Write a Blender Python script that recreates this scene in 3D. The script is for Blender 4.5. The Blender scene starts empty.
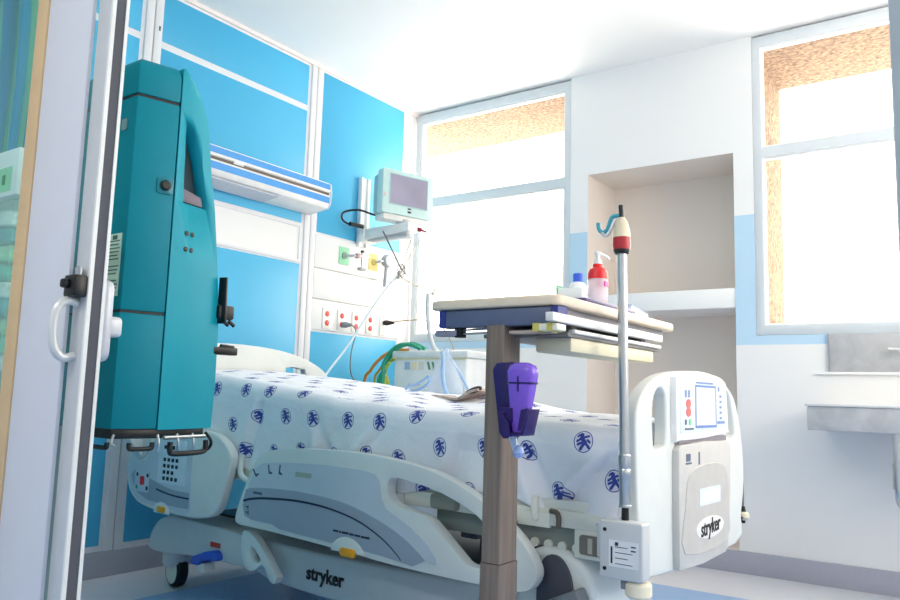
import bpy, bmesh, math, random
from mathutils import Vector, Matrix, noise
random.seed(7)
S = bpy.context.scene
COL = S.collection
PI = math.pi

# ------------------------------------------------------------------ camera, world, exposure
cd = bpy.data.cameras.new('camera')
cam = bpy.data.objects.new('camera', cd); COL.objects.link(cam)
cd.sensor_width = 36.0; cd.lens = 36.0 * 772.13 / 900.0; cd.clip_start = 0.02
cam.matrix_world = (Matrix.Translation((0, 0, 0.8)) @ Matrix.Rotation(0.62102427, 4, 'Z')
                    @ Matrix.Rotation(PI / 2 + 0.1222867, 4, 'X') @ Matrix.Rotation(0.02910115, 4, 'Z'))
S.camera = cam
S.view_settings.view_transform = 'Standard'; S.view_settings.look = 'None'
S.view_settings.gamma = 1.0; S.view_settings.use_curve_mapping = False
S.view_settings.exposure = 0.26
S.cycles.use_denoising = True
S.cycles.max_bounces = 14; S.cycles.diffuse_bounces = 8; S.cycles.glossy_bounces = 6
S.cycles.transparent_max_bounces = 16; S.cycles.transmission_bounces = 8
S.cycles.sample_clamp_indirect = 8.0

W = bpy.data.worlds.new('overcast_sky'); S.world = W; W.use_nodes = True
bg = W.node_tree.nodes['Background']
bg.inputs[0].default_value = (1.0, 0.885, 0.78, 1); bg.inputs[1].default_value = 8.0

def area(name, loc, rot, sx, sy, power, color=(1, 1, 1), portal=False):
    l = bpy.data.lights.new(name, 'AREA'); l.shape = 'RECTANGLE'; l.size = sx; l.size_y = sy
    l.energy = power; l.color = color
    if portal: l.cycles.is_portal = True
    o = bpy.data.objects.new(name, l); COL.objects.link(o); o.location = loc; o.rotation_euler = rot
    return o
HX, WY, CZ = -3.126, 3.92, 2.665         # headwall x, window wall y, ceiling z
RX, FY = 1.25, 0.70                      # right wall, front (corridor) partition
area('window_portal', (-2.55, WY + .16, 1.86), (-PI / 2, 0, 0), 1.2, 1.5, 1, portal=True)
area('window_portal', (-0.2, WY + .16, 1.86), (-PI / 2, 0, 0), 1.6, 1.5, 1, portal=True)
area('window_portal', (RX + .13, 2.6, 1.8), (0, PI / 2, 0), 1.4, 1.8, 1, portal=True)  # portal for the unseen window added in the right wall
area('added_corridor_light', (-1.05, -0.9, CZ - .06), (0, 0, 0), 1.2, 0.3, 30, (1, .98, .95))  # unseen light added in the corridor to brighten the view

# ------------------------------------------------------------------ materials
def lin(c):
    if isinstance(c, str):
        c = tuple(int(c[i:i + 2], 16) / 255 for i in (0, 2, 4))
    return tuple((x / 12.92 if x <= .04045 else ((x + .055) / 1.055) ** 2.4) for x in c)
MATS = {}
def mat(name, col, rough=.5, metal=0.0, var=.04, scale=18, bump=0.0, spec=.5, alpha=None, coat=0):
    if name in MATS: return MATS[name]
    m = bpy.data.materials.new(name); m.use_nodes = True; nt = m.node_tree
    b = nt.nodes['Principled BSDF']; c = lin(col)
    tc = nt.nodes.new('ShaderNodeTexCoord'); nz = nt.nodes.new('ShaderNodeTexNoise')
    nz.inputs['Scale'].default_value = scale; nz.inputs['Detail'].default_value = 3
    nt.links.new(tc.outputs['Object'], nz.inputs['Vector'])
    rp = nt.nodes.new('ShaderNodeValToRGB'); nt.links.new(nz.outputs['Fac'], rp.inputs[0])
    rp.color_ramp.elements[0].position = .3; rp.color_ramp.elements[1].position = .7
    rp.color_ramp.elements[0].color = (*[x * (1 - var) for x in c], 1)
    rp.color_ramp.elements[1].color = (*[min(1, x * (1 + var)) for x in c], 1)
    nt.links.new(rp.outputs[0], b.inputs['Base Color'])
    b.inputs['Roughness'].default_value = rough; b.inputs['Metallic'].default_value = metal
    b.inputs['Specular IOR Level'].default_value = spec; b.inputs['Coat Weight'].default_value = coat
    if bump:
        bp = nt.nodes.new('ShaderNodeBump'); bp.inputs['Strength'].default_value = bump; bp.inputs['Distance'].default_value = .004
        nt.links.new(nz.outputs['Fac'], bp.inputs['Height']); nt.links.new(bp.outputs[0], b.inputs['Normal'])
    MATS[name] = m
    return m

def glass_mat(name, tint, gloss=.08, rough=.02):
    if name in MATS: return MATS[name]
    m = bpy.data.materials.new(name); m.use_nodes = True; nt = m.node_tree; nt.nodes.clear()
    o = nt.nodes.new('ShaderNodeOutputMaterial'); mx = nt.nodes.new('ShaderNodeMixShader')
    t = nt.nodes.new('ShaderNodeBsdfTransparent'); g = nt.nodes.new('ShaderNodeBsdfGlossy')
    lw = nt.nodes.new('ShaderNodeLayerWeight'); lw.inputs[0].default_value = .5; pw = NG(nt)          # Schlick reflectance from the facing angle
    fr = nt.nodes.new('ShaderNodeMath'); fr.operation = 'MULTIPLY_ADD'; fr.inputs[1].default_value = .9; fr.inputs[2].default_value = .03
    nt.links.new(pw.m('POWER', lw.outputs['Facing'], 5.0), fr.inputs[0])
    t.inputs[0].default_value = (*lin(tint), 1); g.inputs['Roughness'].default_value = rough
    nt.links.new(fr.outputs[0], mx.inputs[0]); nt.links.new(t.outputs[0], mx.inputs[1]); nt.links.new(g.outputs[0], mx.inputs[2])
    nt.links.new(mx.outputs[0], o.inputs[0]); MATS[name] = m
    return m

def clear_plastic(name, col, alpha):
    m = mat(name, col, .15); b = m.node_tree.nodes['Principled BSDF']; b.inputs['Alpha'].default_value = alpha
    return m

class NG:                                   # tiny node-expression helper
    def __init__(s, nt): s.nt = nt
    def m(s, op, a, b=None, c=None):
        n = s.nt.nodes.new('ShaderNodeMath'); n.operation = op
        for i, v in enumerate((a, b, c)):
            if v is None: continue
            if isinstance(v, (int, float)): n.inputs[i].default_value = v
            else: s.nt.links.new(v, n.inputs[i])
        return n.outputs[0]

white = mat('white_paint', 'EFEFEF', .6, var=.015, scale=3)
ceil_m = mat('ceiling_paint', 'F4F2F1', .8, var=.01, scale=2)
cream = mat('cream_plastic', 'E2E1D6', .4, var=.02)
bedwhite = mat('white_bed_plastic', 'DEE1DE', .38, var=.02)
bedgrey = mat('grey_bed_plastic', 'C9CCCE', .4, var=.02)
panelblue = mat('pale_blue_overlay', 'C9D1D9', .45, var=.02)
panelslate = mat('slate_blue_overlay', '9FA9B7', .45, var=.02)
navy = mat('navy_print', '1B2540', .5)
black = mat('black_plastic', '101114', .4)
rubber = mat('grey_rubber', '4B4D55', .6)
darkgrey = mat('dark_grey_plastic', '4A4C58', .45)
steel = mat('brushed_steel', 'C7CACC', .28, 1.0, var=.03, scale=60)
alu = mat('anodised_aluminium', 'D9D9DA', .42, .35, var=.02, scale=50)
trim_m = mat('light_grey_trim', 'E6E6EA', .5, var=.015)
orange = mat('amber_release_button', 'F5A81C', .4)
red = mat('red_plastic', 'E2252B', .35)
green = mat('green_plastic', '24A878', .4)
bluepl = mat('royal_blue_plastic', '2A58C4', .35)
teal = mat('teal_machine_shell', '008294', .5, var=.03, scale=6, spec=.2)
sky_blue = mat('blue_laminate_panel', '46B2DE', .45, var=.03, scale=1.5)
glass = glass_mat('clear_glass', 'F2FBFA')
winglass = glass_mat('window_glass', 'FAFDFD')

def floor_material():
    m = bpy.data.materials.new('speckled_vinyl_floor'); m.use_nodes = True; nt = m.node_tree; g = NG(nt)
    b = nt.nodes['Principled BSDF']; geo = nt.nodes.new('ShaderNodeNewGeometry')
    sp = nt.nodes.new('ShaderNodeSeparateXYZ'); nt.links.new(geo.outputs['Position'], sp.inputs[0])
    inx = g.m('GREATER_THAN', sp.outputs[0], HX + .42); iny = g.m('LESS_THAN', sp.outputs[1], WY - .50)
    ing = g.m('MULTIPLY', inx, iny)
    mx = nt.nodes.new('ShaderNodeMix'); mx.data_type = 'RGBA'
    mx.inputs[6].default_value = (*lin('D6D6DC'), 1); mx.inputs[7].default_value = (*lin('90B2DC'), 1)
    nt.links.new(ing, mx.inputs[0])
    nz = nt.nodes.new('ShaderNodeTexNoise'); nz.inputs['Scale'].default_value = 140; nz.inputs['Detail'].default_value = 4
    nt.links.new(geo.outputs['Position'], nz.inputs['Vector'])
    mu = nt.nodes.new('ShaderNodeMix'); mu.data_type = 'RGBA'; mu.blend_type = 'OVERLAY'; mu.inputs[0].default_value = .25
    nt.links.new(mx.outputs[2], mu.inputs[6]); nt.links.new(nz.outputs['Fac'], mu.inputs[7])
    nt.links.new(mu.outputs[2], b.inputs['Base Color']); b.inputs['Roughness'].default_value = .32
    return m
def wall_material():                         # white wall with a pale blue painted dado band
    m = bpy.data.materials.new('white_wall_with_blue_dado'); m.use_nodes = True; nt = m.node_tree; g = NG(nt)
    b = nt.nodes['Principled BSDF']; geo = nt.nodes.new('ShaderNodeNewGeometry')
    sp = nt.nodes.new('ShaderNodeSeparateXYZ'); nt.links.new(geo.outputs['Position'], sp.inputs[0])
    k = g.m('MULTIPLY', g.m('GREATER_THAN', sp.outputs[2], 1.085), g.m('LESS_THAN', sp.outputs[2], 1.735))
    k = g.m('MULTIPLY', k, g.m('LESS_THAN', sp.outputs[1], WY + .004))
    nich = g.m('MULTIPLY', g.m('GREATER_THAN', sp.outputs[1], WY + .004), g.m('LESS_THAN', sp.outputs[1], WY + .5))
    nich = g.m('MULTIPLY', nich, g.m('MULTIPLY', g.m('GREATER_THAN', sp.outputs[0], -1.87), g.m('LESS_THAN', sp.outputs[0], -1.055)))
    m0 = nt.nodes.new('ShaderNodeMix'); m0.data_type = 'RGBA'       # niche faces take a warm beige
    m0.inputs[6].default_value = (*lin('EEEDED'), 1); m0.inputs[7].default_value = (*lin('E6DCD4'), 1); nt.links.new(nich, m0.inputs[0])
    mx = nt.nodes.new('ShaderNodeMix'); mx.data_type = 'RGBA'
    nt.links.new(m0.outputs[2], mx.inputs[6]); mx.inputs[7].default_value = (*lin('BBD9EE'), 1)
    nt.links.new(k, mx.inputs[0]); nt.links.new(mx.outputs[2], b.inputs['Base Color'])
    b.inputs['Roughness'].default_value = .65
    return m
def stucco_material():
    m = mat('orange_granular_stucco', 'DDB48C', .95, var=.0, scale=90)
    nt = m.node_tree; b = nt.nodes['Principled BSDF']
    rp = [n for n in nt.nodes if n.type == 'VALTORGB'][0]
    rp.color_ramp.elements[0].color = (*lin('57453A'), 1); rp.color_ramp.elements[1].color = (*lin('A98B70'), 1)
    nz = [n for n in nt.nodes if n.type == 'TEX_NOISE'][0]; nz.inputs['Scale'].default_value = 48; nz.inputs['Detail'].default_value = 6
    bp = nt.nodes.new('ShaderNodeBump'); bp.inputs['Distance'].default_value = .01; bp.inputs['Strength'].default_value = .7
    nt.links.new(nz.outputs['Fac'], bp.inputs['Height']); nt.links.new(bp.outputs[0], b.inputs['Normal'])
    return m
def stone_material():
    m = mat('grey_marble_stone', 'C9C8CA', .3, var=.0, scale=9)
    rp = [n for n in m.node_tree.nodes if n.type == 'VALTORGB'][0]
    rp.color_ramp.elements[0].color = (*lin('B0AFB2'), 1); rp.color_ramp.elements[1].color = (*lin('C9C8CA'), 1)
    nz = [n for n in m.node_tree.nodes if n.type == 'TEX_NOISE'][0]; nz.inputs['Detail'].default_value = 8; nz.inputs['Distortion'].default_value = 1.2
    return m
def laminate(name, a, bcol, sc=(60, 60, 3)):
    m = mat(name, a, .45); nt = m.node_tree
    rp = [n for n in nt.nodes if n.type == 'VALTORGB'][0]
    rp.color_ramp.elements[0].color = (*lin(a), 1); rp.color_ramp.elements[1].color = (*lin(bcol), 1)
    mp = nt.nodes.new('ShaderNodeMapping'); mp.inputs['Scale'].default_value = sc
    tc = [n for n in nt.nodes if n.type == 'TEX_COORD'][0]; nz = [n for n in nt.nodes if n.type == 'TEX_NOISE'][0]
    nz.inputs['Scale'].default_value = 1.0
    nt.links.new(tc.outputs['Object'], mp.inputs[0]); nt.links.new(mp.outputs[0], nz.inputs['Vector'])
    return m
def curtain_material():
    m = bpy.data.materials.new('striped_curtain_cloth'); m.use_nodes = True; nt = m.node_tree; g = NG(nt)
    b = nt.nodes['Principled BSDF']; uv = nt.nodes.new('ShaderNodeUVMap'); uv.uv_map = 'UVMap'
    sp = nt.nodes.new('ShaderNodeSeparateXYZ'); nt.links.new(uv.outputs[0], sp.inputs[0])
    f = g.m('FRACT', g.m('MULTIPLY', sp.outputs[0], 15))
    rp = nt.nodes.new('ShaderNodeValToRGB'); nt.links.new(f, rp.inputs[0]); cr = rp.color_ramp; cr.interpolation = 'CONSTANT'
    cr.elements[0].position = 0; cr.elements[0].color = (*lin('7FDCC8'), 1)
    cr.elements[1].position = .3; cr.elements[1].color = (*lin('22A8DC'), 1)
    for p, c in ((.5, '2BA6C4'), (.62, '7CC4A0'), (.82, '1B93B8')):
        e = cr.elements.new(p); e.color = (*lin(c), 1)
    nt.links.new(rp.outputs[0], b.inputs['Base Color']); b.inputs['Roughness'].default_value = .8
    return m
def sheet_material():                       # white cotton printed with small round blue emblems
    m = bpy.data.materials.new('sheet_with_blue_emblems'); m.use_nodes = True; nt = m.node_tree; g = NG(nt)
    b = nt.nodes['Principled BSDF']; uv = nt.nodes.new('ShaderNodeUVMap'); uv.uv_map = 'UVMap'
    sp = nt.nodes.new('ShaderNodeSeparateXYZ'); nt.links.new(uv.outputs[0], sp.inputs[0])
    X0, Y0 = sp.outputs[0], sp.outputs[1]
    ca, sa = math.cos(.16), math.sin(.16)
    X = g.m('ADD', g.m('MULTIPLY', X0, ca), g.m('MULTIPLY', Y0, sa)); Y = g.m('SUBTRACT', g.m('MULTIPLY', Y0, ca), g.m('MULTIPLY', X0, sa))
    SX, SY = .155, .115
    yy = g.m('DIVIDE', Y, SY); row = g.m('FLOOR', yy)
    xx = g.m('ADD', g.m('DIVIDE', X, SX), g.m('MULTIPLY', g.m('FLOORED_MODULO', row, 2.0), .5))
    colm = g.m('FLOOR', xx)
    px = g.m('MULTIPLY', g.m('SUBTRACT', g.m('SUBTRACT', xx, colm), .5), SX)
    py = g.m('MULTIPLY', g.m('SUBTRACT', g.m('SUBTRACT', yy, row), .5), SY)
    cmb = nt.nodes.new('ShaderNodeCombineXYZ'); nt.links.new(colm, cmb.inputs[0]); nt.links.new(row, cmb.inputs[1])
    wn = nt.nodes.new('ShaderNodeTexWhiteNoise'); wn.noise_dimensions = '2D'; nt.links.new(cmb.outputs[0], wn.inputs['Vector'])
    sc = nt.nodes.new('ShaderNodeSeparateColor'); nt.links.new(wn.outputs['Color'], sc.inputs[0])
    px = g.m('ADD', px, g.m('MULTIPLY', g.m('SUBTRACT', sc.outputs[0], .5), .03)); py = g.m('ADD', py, g.m('MULTIPLY', g.m('SUBTRACT', sc.outputs[1], .5), .03))
    d = g.m('SQRT', g.m('ADD', g.m('MULTIPLY', px, px), g.m('MULTIPLY', py, py)))
    R = .0265
    ring = g.m('LESS_THAN', g.m('ABSOLUTE', g.m('SUBTRACT', d, R)), .0013)
    inside = g.m('LESS_THAN', d, R)
    def seg(ax, ay, bx, by, r):              # capsule test
        ex, ey = bx - ax, by - ay; L = ex * ex + ey * ey
        qx, qy = g.m('SUBTRACT', px, ax), g.m('SUBTRACT', py, ay)
        t = g.m('DIVIDE', g.m('ADD', g.m('MULTIPLY', qx, ex), g.m('MULTIPLY', qy, ey)), L)
        t = g.m('MINIMUM', g.m('MAXIMUM', t, 0.0), 1.0)
        dx, dy = g.m('SUBTRACT', qx, g.m('MULTIPLY', t, ex)), g.m('SUBTRACT', qy, g.m('MULTIPLY', t, ey))
        return g.m('LESS_THAN', g.m('ADD', g.m('MULTIPLY', dx, dx), g.m('MULTIPLY', dy, dy)), (r * 1.4) ** 2)
    k = ring
    for a in ((-.004, .0165, -.003, .016, .0042), (-.004, .009, .005, -.004, .0040), (.005, -.004, .015, -.017, .0026), (.003, -.004, -.010, -.018, .0030),
              (-.003, .009, -.017, .002, .0022), (-.002, .009, .016, .012, .0022), (-.016, -.006, -.006, -.003, .0024), (.012, .002, .018, -.004, .0022), (-.014, .014, -.010, .018, .0020)):
        k = g.m('MAXIMUM', k, seg(*a))
    shade = g.m('MULTIPLY', g.m('LESS_THAN', d, R - .003), .22)
    k = g.m('MAXIMUM', k, shade)
    mx = nt.nodes.new('ShaderNodeMix'); mx.data_type = 'RGBA'
    mx.inputs[6].default_value = (*lin('ECEDF3'), 1); mx.inputs[7].default_value = (*lin('34449A'), 1)
    nt.links.new(k, mx.inputs[0]); nt.links.new(mx.outputs[2], b.inputs['Base Color'])
    b.inputs['Roughness'].default_value = .85; b.inputs['Sheen Weight'].default_value = .1
    nz = nt.nodes.new('ShaderNodeTexNoise'); nz.inputs['Scale'].default_value = 9; nz.inputs['Detail'].default_value = 5
    bp = nt.nodes.new('ShaderNodeBump'); bp.inputs['Strength'].default_value = .5; bp.inputs['Distance'].default_value = .03
    nt.links.new(uv.outputs[0], nz.inputs['Vector']); nt.links.new(nz.outputs['Fac'], bp.inputs['Height']); nt.links.new(bp.outputs[0], b.inputs['Normal'])
    return m

# ------------------------------------------------------------------ mesh builder
ROOTM = {}
def cr(pts, n=4, closed=True):               # Catmull-Rom through 2D/3D points
    P = [Vector(p) for p in pts]; N = len(P); out = []
    for i in range(N if closed else N - 1):
        g = (lambda k: P[k % N]) if closed else (lambda k: P[max(0, min(N - 1, k))])
        a, b, c, d = g(i - 1), g(i), g(i + 1), g(i + 2)
        for j in range(n):
            t = j / n
            out.append(.5 * ((2 * b) + (c - a) * t + (2 * a - 5 * b + 4 * c - d) * t * t + (3 * b - a - 3 * c + d) * t ** 3))
    if not closed: out.append(P[-1].copy())
    return [tuple(v) for v in out]
def rrect(x0, y0, x1, y1, r, n=4):
    out = []
    for cx, cy, a in ((x1 - r, y1 - r, 0), (x0 + r, y1 - r, 90), (x0 + r, y0 + r, 180), (x1 - r, y0 + r, 270)):
        for i in range(n + 1):
            t = math.radians(a + 90 * i / n); out.append((cx + r * math.cos(t), cy + r * math.sin(t)))
    return out
def ellipse(cx, cy, a, b, n=24): return [(cx + a * math.cos(2 * PI * i / n), cy + b * math.sin(2 * PI * i / n)) for i in range(n)]

class MB:
    def __init__(s): s.bm = bmesh.new()
    def box(s, x0, x1, y0, y1, z0, z1, M=None):
        vs = [s.bm.verts.new((x, y, z)) for x in (x0, x1) for y in (y0, y1) for z in (z0, z1)]
        if M is not None:
            for v in vs: v.co = M @ v.co
        for f in ((0, 1, 3, 2), (4, 6, 7, 5), (0, 4, 5, 1), (2, 3, 7, 6), (0, 2, 6, 4), (1, 5, 7, 3)): s.bm.faces.new([vs[i] for i in f])
        return s
    def prism(s, pts, lo, hi, plane='xz', holes=(), M=None):
        def P(a, b, c):
            v = {'xz': (a, c, b), 'yz': (c, a, b), 'xy': (a, b, c)}[plane]
            return v
        t = bmesh.new(); es = []
        for loop in (pts, *holes):
            vs = [t.verts.new(P(p[0], p[1], lo)) for p in loop]
            for i in range(len(vs)): es.append(t.edges.new((vs[i], vs[(i + 1) % len(vs)])))
        if holes: bmesh.ops.triangle_fill(t, use_beauty=True, edges=es)
        else: t.faces.new(t.verts[:] if True else [])
        r = bmesh.ops.extrude_face_region(t, geom=t.faces[:])
        dv = Vector(P(0, 0, hi - lo))
        bmesh.ops.translate(t, vec=dv, verts=[g for g in r['geom'] if isinstance(g, bmesh.types.BMVert)])
        bmesh.ops.recalc_face_normals(t, faces=t.faces)
        s.merge(t, M); return s
    def merge(s, t, M=None):
        mp = {}
        for v in t.verts: mp[v] = s.bm.verts.new(M @ v.co if M is not None else v.co)
        for f in t.faces:
            try: s.bm.faces.new([mp[v] for v in f.verts])
            except ValueError: pass
        t.free()
    def cyl(s, p0, p1, r0, r1=None, n=20):
        return s.tube([p0, p1], [r0, r0 if r1 is None else r1], n)
    def tube(s, path, r, n=10, cap=True):
        P = [Vector(p) for p in path]; R = r if isinstance(r, (list, tuple)) else [r] * len(P)
        rings = []; up = None
        for i, p in enumerate(P):
            t = (P[min(i + 1, len(P) - 1)] - P[max(i - 1, 0)]).normalized()
            if up is None: up = t.orthogonal().normalized()
            else: up = (up - t * up.dot(t)).normalized()
            w = t.cross(up)
            rings.append([s.bm.verts.new(p + R[i] * (up * math.cos(2 * PI * k / n) + w * math.sin(2 * PI * k / n))) for k in range(n)])
        s._skin(rings, cap); return s
    def _skin(s, rings, cap=True):
        n = len(rings[0])
        for a, b in zip(rings, rings[1:]):
            for k in range(n): s.bm.faces.new((a[k], a[(k + 1) % n], b[(k + 1) % n], b[k]))
        if cap:
            s.bm.faces.new(rings[0][::-1]); s.bm.faces.new(rings[-1])
    def loft(s, rings, cap=True):
        s._skin([[s.bm.verts.new(p) for p in r] for r in rings], cap); return s
    def lathe(s, prof, o=(0, 0, 0), n=24, M=None):
        rings = []
        for r, z in prof:
            ring = []
            for k in range(n):
                v = Vector((o[0] + max(r, 1e-4) * math.cos(2 * PI * k / n), o[1] + max(r, 1e-4) * math.sin(2 * PI * k / n), o[2] + z))
                ring.append(s.bm.verts.new(M @ v if M is not None else v))
            rings.append(ring)
        s._skin(rings); return s
    def build(s, name, m, parent=None, bevel=0, seg=2, world=False, ang=35):
        bm = s.bm
        if world and parent is not None:
            r = parent
            while r.parent is not None: r = r.parent
            bm.transform(ROOTM.get(r.name, Matrix()).inverted())
        bmesh.ops.recalc_face_normals(bm, faces=bm.faces)
        if bevel:
            es = [e for e in bm.edges if len(e.link_faces) == 2 and e.calc_face_angle(0) > math.radians(40)]
            bmesh.ops.bevel(bm, geom=es, offset=bevel, segments=seg, affect='EDGES', profile=.5, clamp_overlap=True)
        for f in bm.faces: f.smooth = True
        for e in bm.edges:
            if len(e.link_faces) == 2: e.smooth = e.calc_face_angle(0) < math.radians(ang)
        me = bpy.data.meshes.new(name); bm.to_mesh(me); bm.free()
        return link(name, me, m, parent)
def link(name, me, m, parent=None):
    o = bpy.data.objects.new(name, me); COL.objects.link(o); me.materials.append(m)
    if parent is not None: o.parent = parent
    return o
def tag(o, label=None, cat=None, group=None, kind=None):
    if label: o['label'] = label
    if cat: o['category'] = cat
    if group: o['group'] = group
    if kind: o['kind'] = kind
    return o
def thing(name, label, cat, loc=(0, 0, 0), rz=0.0, group=None):
    o = bpy.data.objects.new(name, None); COL.objects.link(o); o.location = loc; o.rotation_euler = (0, 0, rz)
    o.empty_display_size = .05
    ROOTM[o.name] = Matrix.Translation(loc) @ Matrix.Rotation(rz, 4, 'Z')
    return tag(o, label, cat, group)
def struct(o): o['kind'] = 'structure'; return o
def copy_tree(o, parent=None):
    c = o.copy(); COL.objects.link(c)
    if parent is not None: c.parent = parent
    for ch in list(o.children): copy_tree(ch, c)
    return c
def text_mesh(name, body, size, M, m, parent, depth=.0008, shear=0, bold=0.0, align='CENTER', squeeze=1.0):
    cu = bpy.data.curves.new('lettering', 'FONT'); cu.body = body; cu.size = size; cu.extrude = depth; cu.shear = shear
    cu.offset = bold; cu.align_x = align; cu.align_y = 'CENTER'; cu.resolution_u = 4
    to = bpy.data.objects.new('lettering', cu)
    me = bpy.data.meshes.new_from_object(to); bpy.data.objects.remove(to)
    me.transform(M @ Matrix.Diagonal((squeeze, 1, 1, 1))); me.materials.clear()
    return link(name, me, m, parent)
def frame(o, x, y):                         # matrix whose local X,Y map onto the given axes at o
    x = Vector(x).normalized(); y = Vector(y).normalized(); z = x.cross(y)
    M = Matrix.Identity(4)
    for i in range(3): M[i][0], M[i][1], M[i][2], M[i][3] = x[i], y[i], z[i], o[i]
    return M
#==SETTING==
# ------------------------------------------------------------------ the room
wallm = wall_material(); stucco = stucco_material(); stone = stone_material()
struct(MB().box(HX - .3, RX + .3, -2.0, WY + .66, -.1, 0).build('floor', floor_material()))
struct(MB().box(HX - .3, RX + .3, -2.0, WY + .66, CZ, CZ + .1).build('ceiling', ceil_m))
wl = struct(MB().box(HX - .15, HX, FY, WY, 0, CZ).build('wall_left', white))
def bx(name, m, parent, *a, bevel=0): return MB().box(*a).build(name, m, parent, bevel=bevel)
bx('trim_backing', trim_m, wl, HX, HX + .004, FY + .03, 3.81, .105, 2.645)
for y0 in (.86, 1.90, 2.945):
    bx('panel_post', trim_m, wl, HX, HX + .014, y0, y0 + .040, .105, 2.645, bevel=.003)
    bx('panel_post', trim_m, wl, HX, HX + .014, y0 + .046, y0 + .086, .105, 2.645, bevel=.003)
    bx('post_groove', mat('taupe_groove_strip', 'B3A79F', .7), wl, HX, HX + .008, y0 + .040, y0 + .046, .105, 2.645)  # thin taupe strip set between the two halves of the post
def pan(y0, y1, z0, z1): bx('blue_panel', sky_blue, wl, HX, HX + .007, y0, y1, z0, z1, bevel=.002)
for y0, y1 in ((1.992, 2.925), (.952, 1.88)):
    pan(y0, y1, 2.40, 2.632); pan(y0, y1, 1.722, 2.366); pan(y0, y1, .13, 1.492)
pan(3.045, 3.786, 1.695, 2.636); pan(3.04, 3.786, .13, 1.13)
pan(FY + .04, .845, .13, 2.632)
# recessed service box between the posts, drawn as a raised rim round a white plate
for y0, y1 in ((1.995, 2.93), (.952, 1.88)):
    MB().prism([(y0, 1.50), (y1, 1.50), (y1, 1.712), (y0, 1.712)], HX, HX + .012, 'yz', holes=[[(y0 + .02, 1.515), (y0 + .02, 1.695), (y1 - .02, 1.695), (y1 - .02, 1.515)]]).build('service_rim', trim_m, wl, bevel=.002)
    bx('service_plate', white, wl, HX, HX + .006, y0 + .02, y1 - .02, 1.515, 1.695)
for z0, z1 in ((1.494, 1.68), (1.319, 1.488), (1.142, 1.313)):
    bx('service_row', white, wl, HX, HX + .012, 3.035, 3.80, z0, z1, bevel=.002)
for z in (1.491, 1.316):
    bx('row_groove', mat('row_groove_line', 'B9B7B4', .7), wl, HX, HX + .0125, 3.035, 3.80, z - .0025, z + .0025)
bx('ceiling_strip', mat('warm_white_strip', 'F2E6E2', .6), wl, HX, HX + .02, FY + .03, WY, 2.645, CZ)
bx('keyhole', darkgrey, wl, HX, HX + .0155, 1.966, 1.974, 2.44, 2.462)

b = MB()
T = WY + .64
b.box(HX - .14, -1.865, WY, T, 0, 1.13); b.box(-1.06, RX, WY, T, 0, 1.13)
b.box(-1.955, -1.865, WY, T, 1.13, CZ); b.box(-1.06, -.985, WY, T, 1.13, CZ)
b.box(-1.865, -1.06, WY, T, 2.065, CZ); b.box(-1.865, -1.06, WY + .38, T, 0, 2.065); b.box(-1.865, -1.06, WY, WY + .38, 0, .103)
b.box(.64, RX, WY, T, 1.13, CZ)
b.box(-.985, -.964, WY, WY + .07, 1.13, CZ); b.box(-1.975, -1.955, WY, WY + .07, 1.13, CZ)
b.box(HX - .28, HX - .034, WY, WY + .08, 1.13, CZ)
wb = struct(b.build('wall_back', wallm))
bx('niche_shelf', white, wb, -1.865, -1.06, WY + .004, WY + .38, 1.272, 1.372, bevel=.006)
b = MB(); b.box(HX - .6, -1.955, WY + .07, T, 2.60, CZ); b.box(-.985, .64, WY + .07, T, 2.60, CZ)
b.box(-.985, -.966, WY + .07, T, 1.13, 2.60); b.box(.62, .64, WY + .07, T, 1.13, 2.60)
b.box(-1.974, -1.955, WY + .07, T, 1.13, 2.60)
b.build('stucco_reveal', stucco, wb)
frame_m = mat('grey_white_window_frame', 'D3D9DE', .45, var=.01)
frame_w = mat('white_inner_bead', 'F3F2EE', .45, var=.01)
def window(name, x0, x1, label):
    w = thing(name, None, None); w['kind'] = 'structure'
    y0, y1 = WY + .004, WY + .066; z0, z1 = 1.131, 2.655; f = .042
    MB().prism([(x0, z0), (x1, z0), (x1, z1), (x0, z1)], y0, y1, 'xz',
               holes=[[(x0 + f, z0 + .05), (x1 - f, z0 + .05), (x1 - f, 2.017), (x0 + f, 2.017)], [(x0 + f, 2.072), (x1 - f, 2.072), (x1 - f, z1 - .06), (x0 + f, z1 - .06)]]).build('frame', frame_m, w, bevel=.004)
    for a, c in ((z0 + .05, 2.017), (2.072, z1 - .06)):
        MB().prism([(x0 + f, a), (x1 - f, a), (x1 - f, c), (x0 + f, c)], y0 + .012, y0 + .034, 'xz',
                   holes=[[(x0 + f + .008, a + .008), (x1 - f - .008, a + .008), (x1 - f - .008, c - .008), (x0 + f + .008, c - .008)]]).build('bead', frame_w, w)
        MB().box(x0 + f + .004, x1 - f - .004, y0 + .020, y0 + .026, a + .004, c - .004).build('pane', winglass, w)
    return w
window('window_1', HX + .001, -1.976, '')
window('window_2', -.963, .618, '')
struct(MB().box(RX, RX + .15, -2.0, 1.7, 0, CZ).box(RX, RX + .15, 3.5, T, 0, CZ).box(RX, RX + .15, 1.7, 3.5, 0, 1.1).box(RX, RX + .15, 1.7, 3.5, 2.5, CZ).build('wall_right', white))
w4 = thing('added_light_window', None, None); w4['kind'] = 'structure'  # unseen window added in the right wall to let in more daylight
MB().prism([(1.7, 1.1), (3.5, 1.1), (3.5, 2.5), (1.7, 2.5)], RX + .04, RX + .1, 'yz', holes=[[(1.75, 1.15), (2.57, 1.15), (2.57, 2.45), (1.75, 2.45)], [(2.63, 1.15), (3.45, 1.15), (3.45, 2.45), (2.63, 2.45)]]).build('frame', frame_m, w4, bevel=.004)
for a, c in ((1.75, 2.57), (2.63, 3.45)): MB().box(RX + .066, RX + .072, a, c, 1.15, 2.45).build('pane', winglass, w4)
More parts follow.
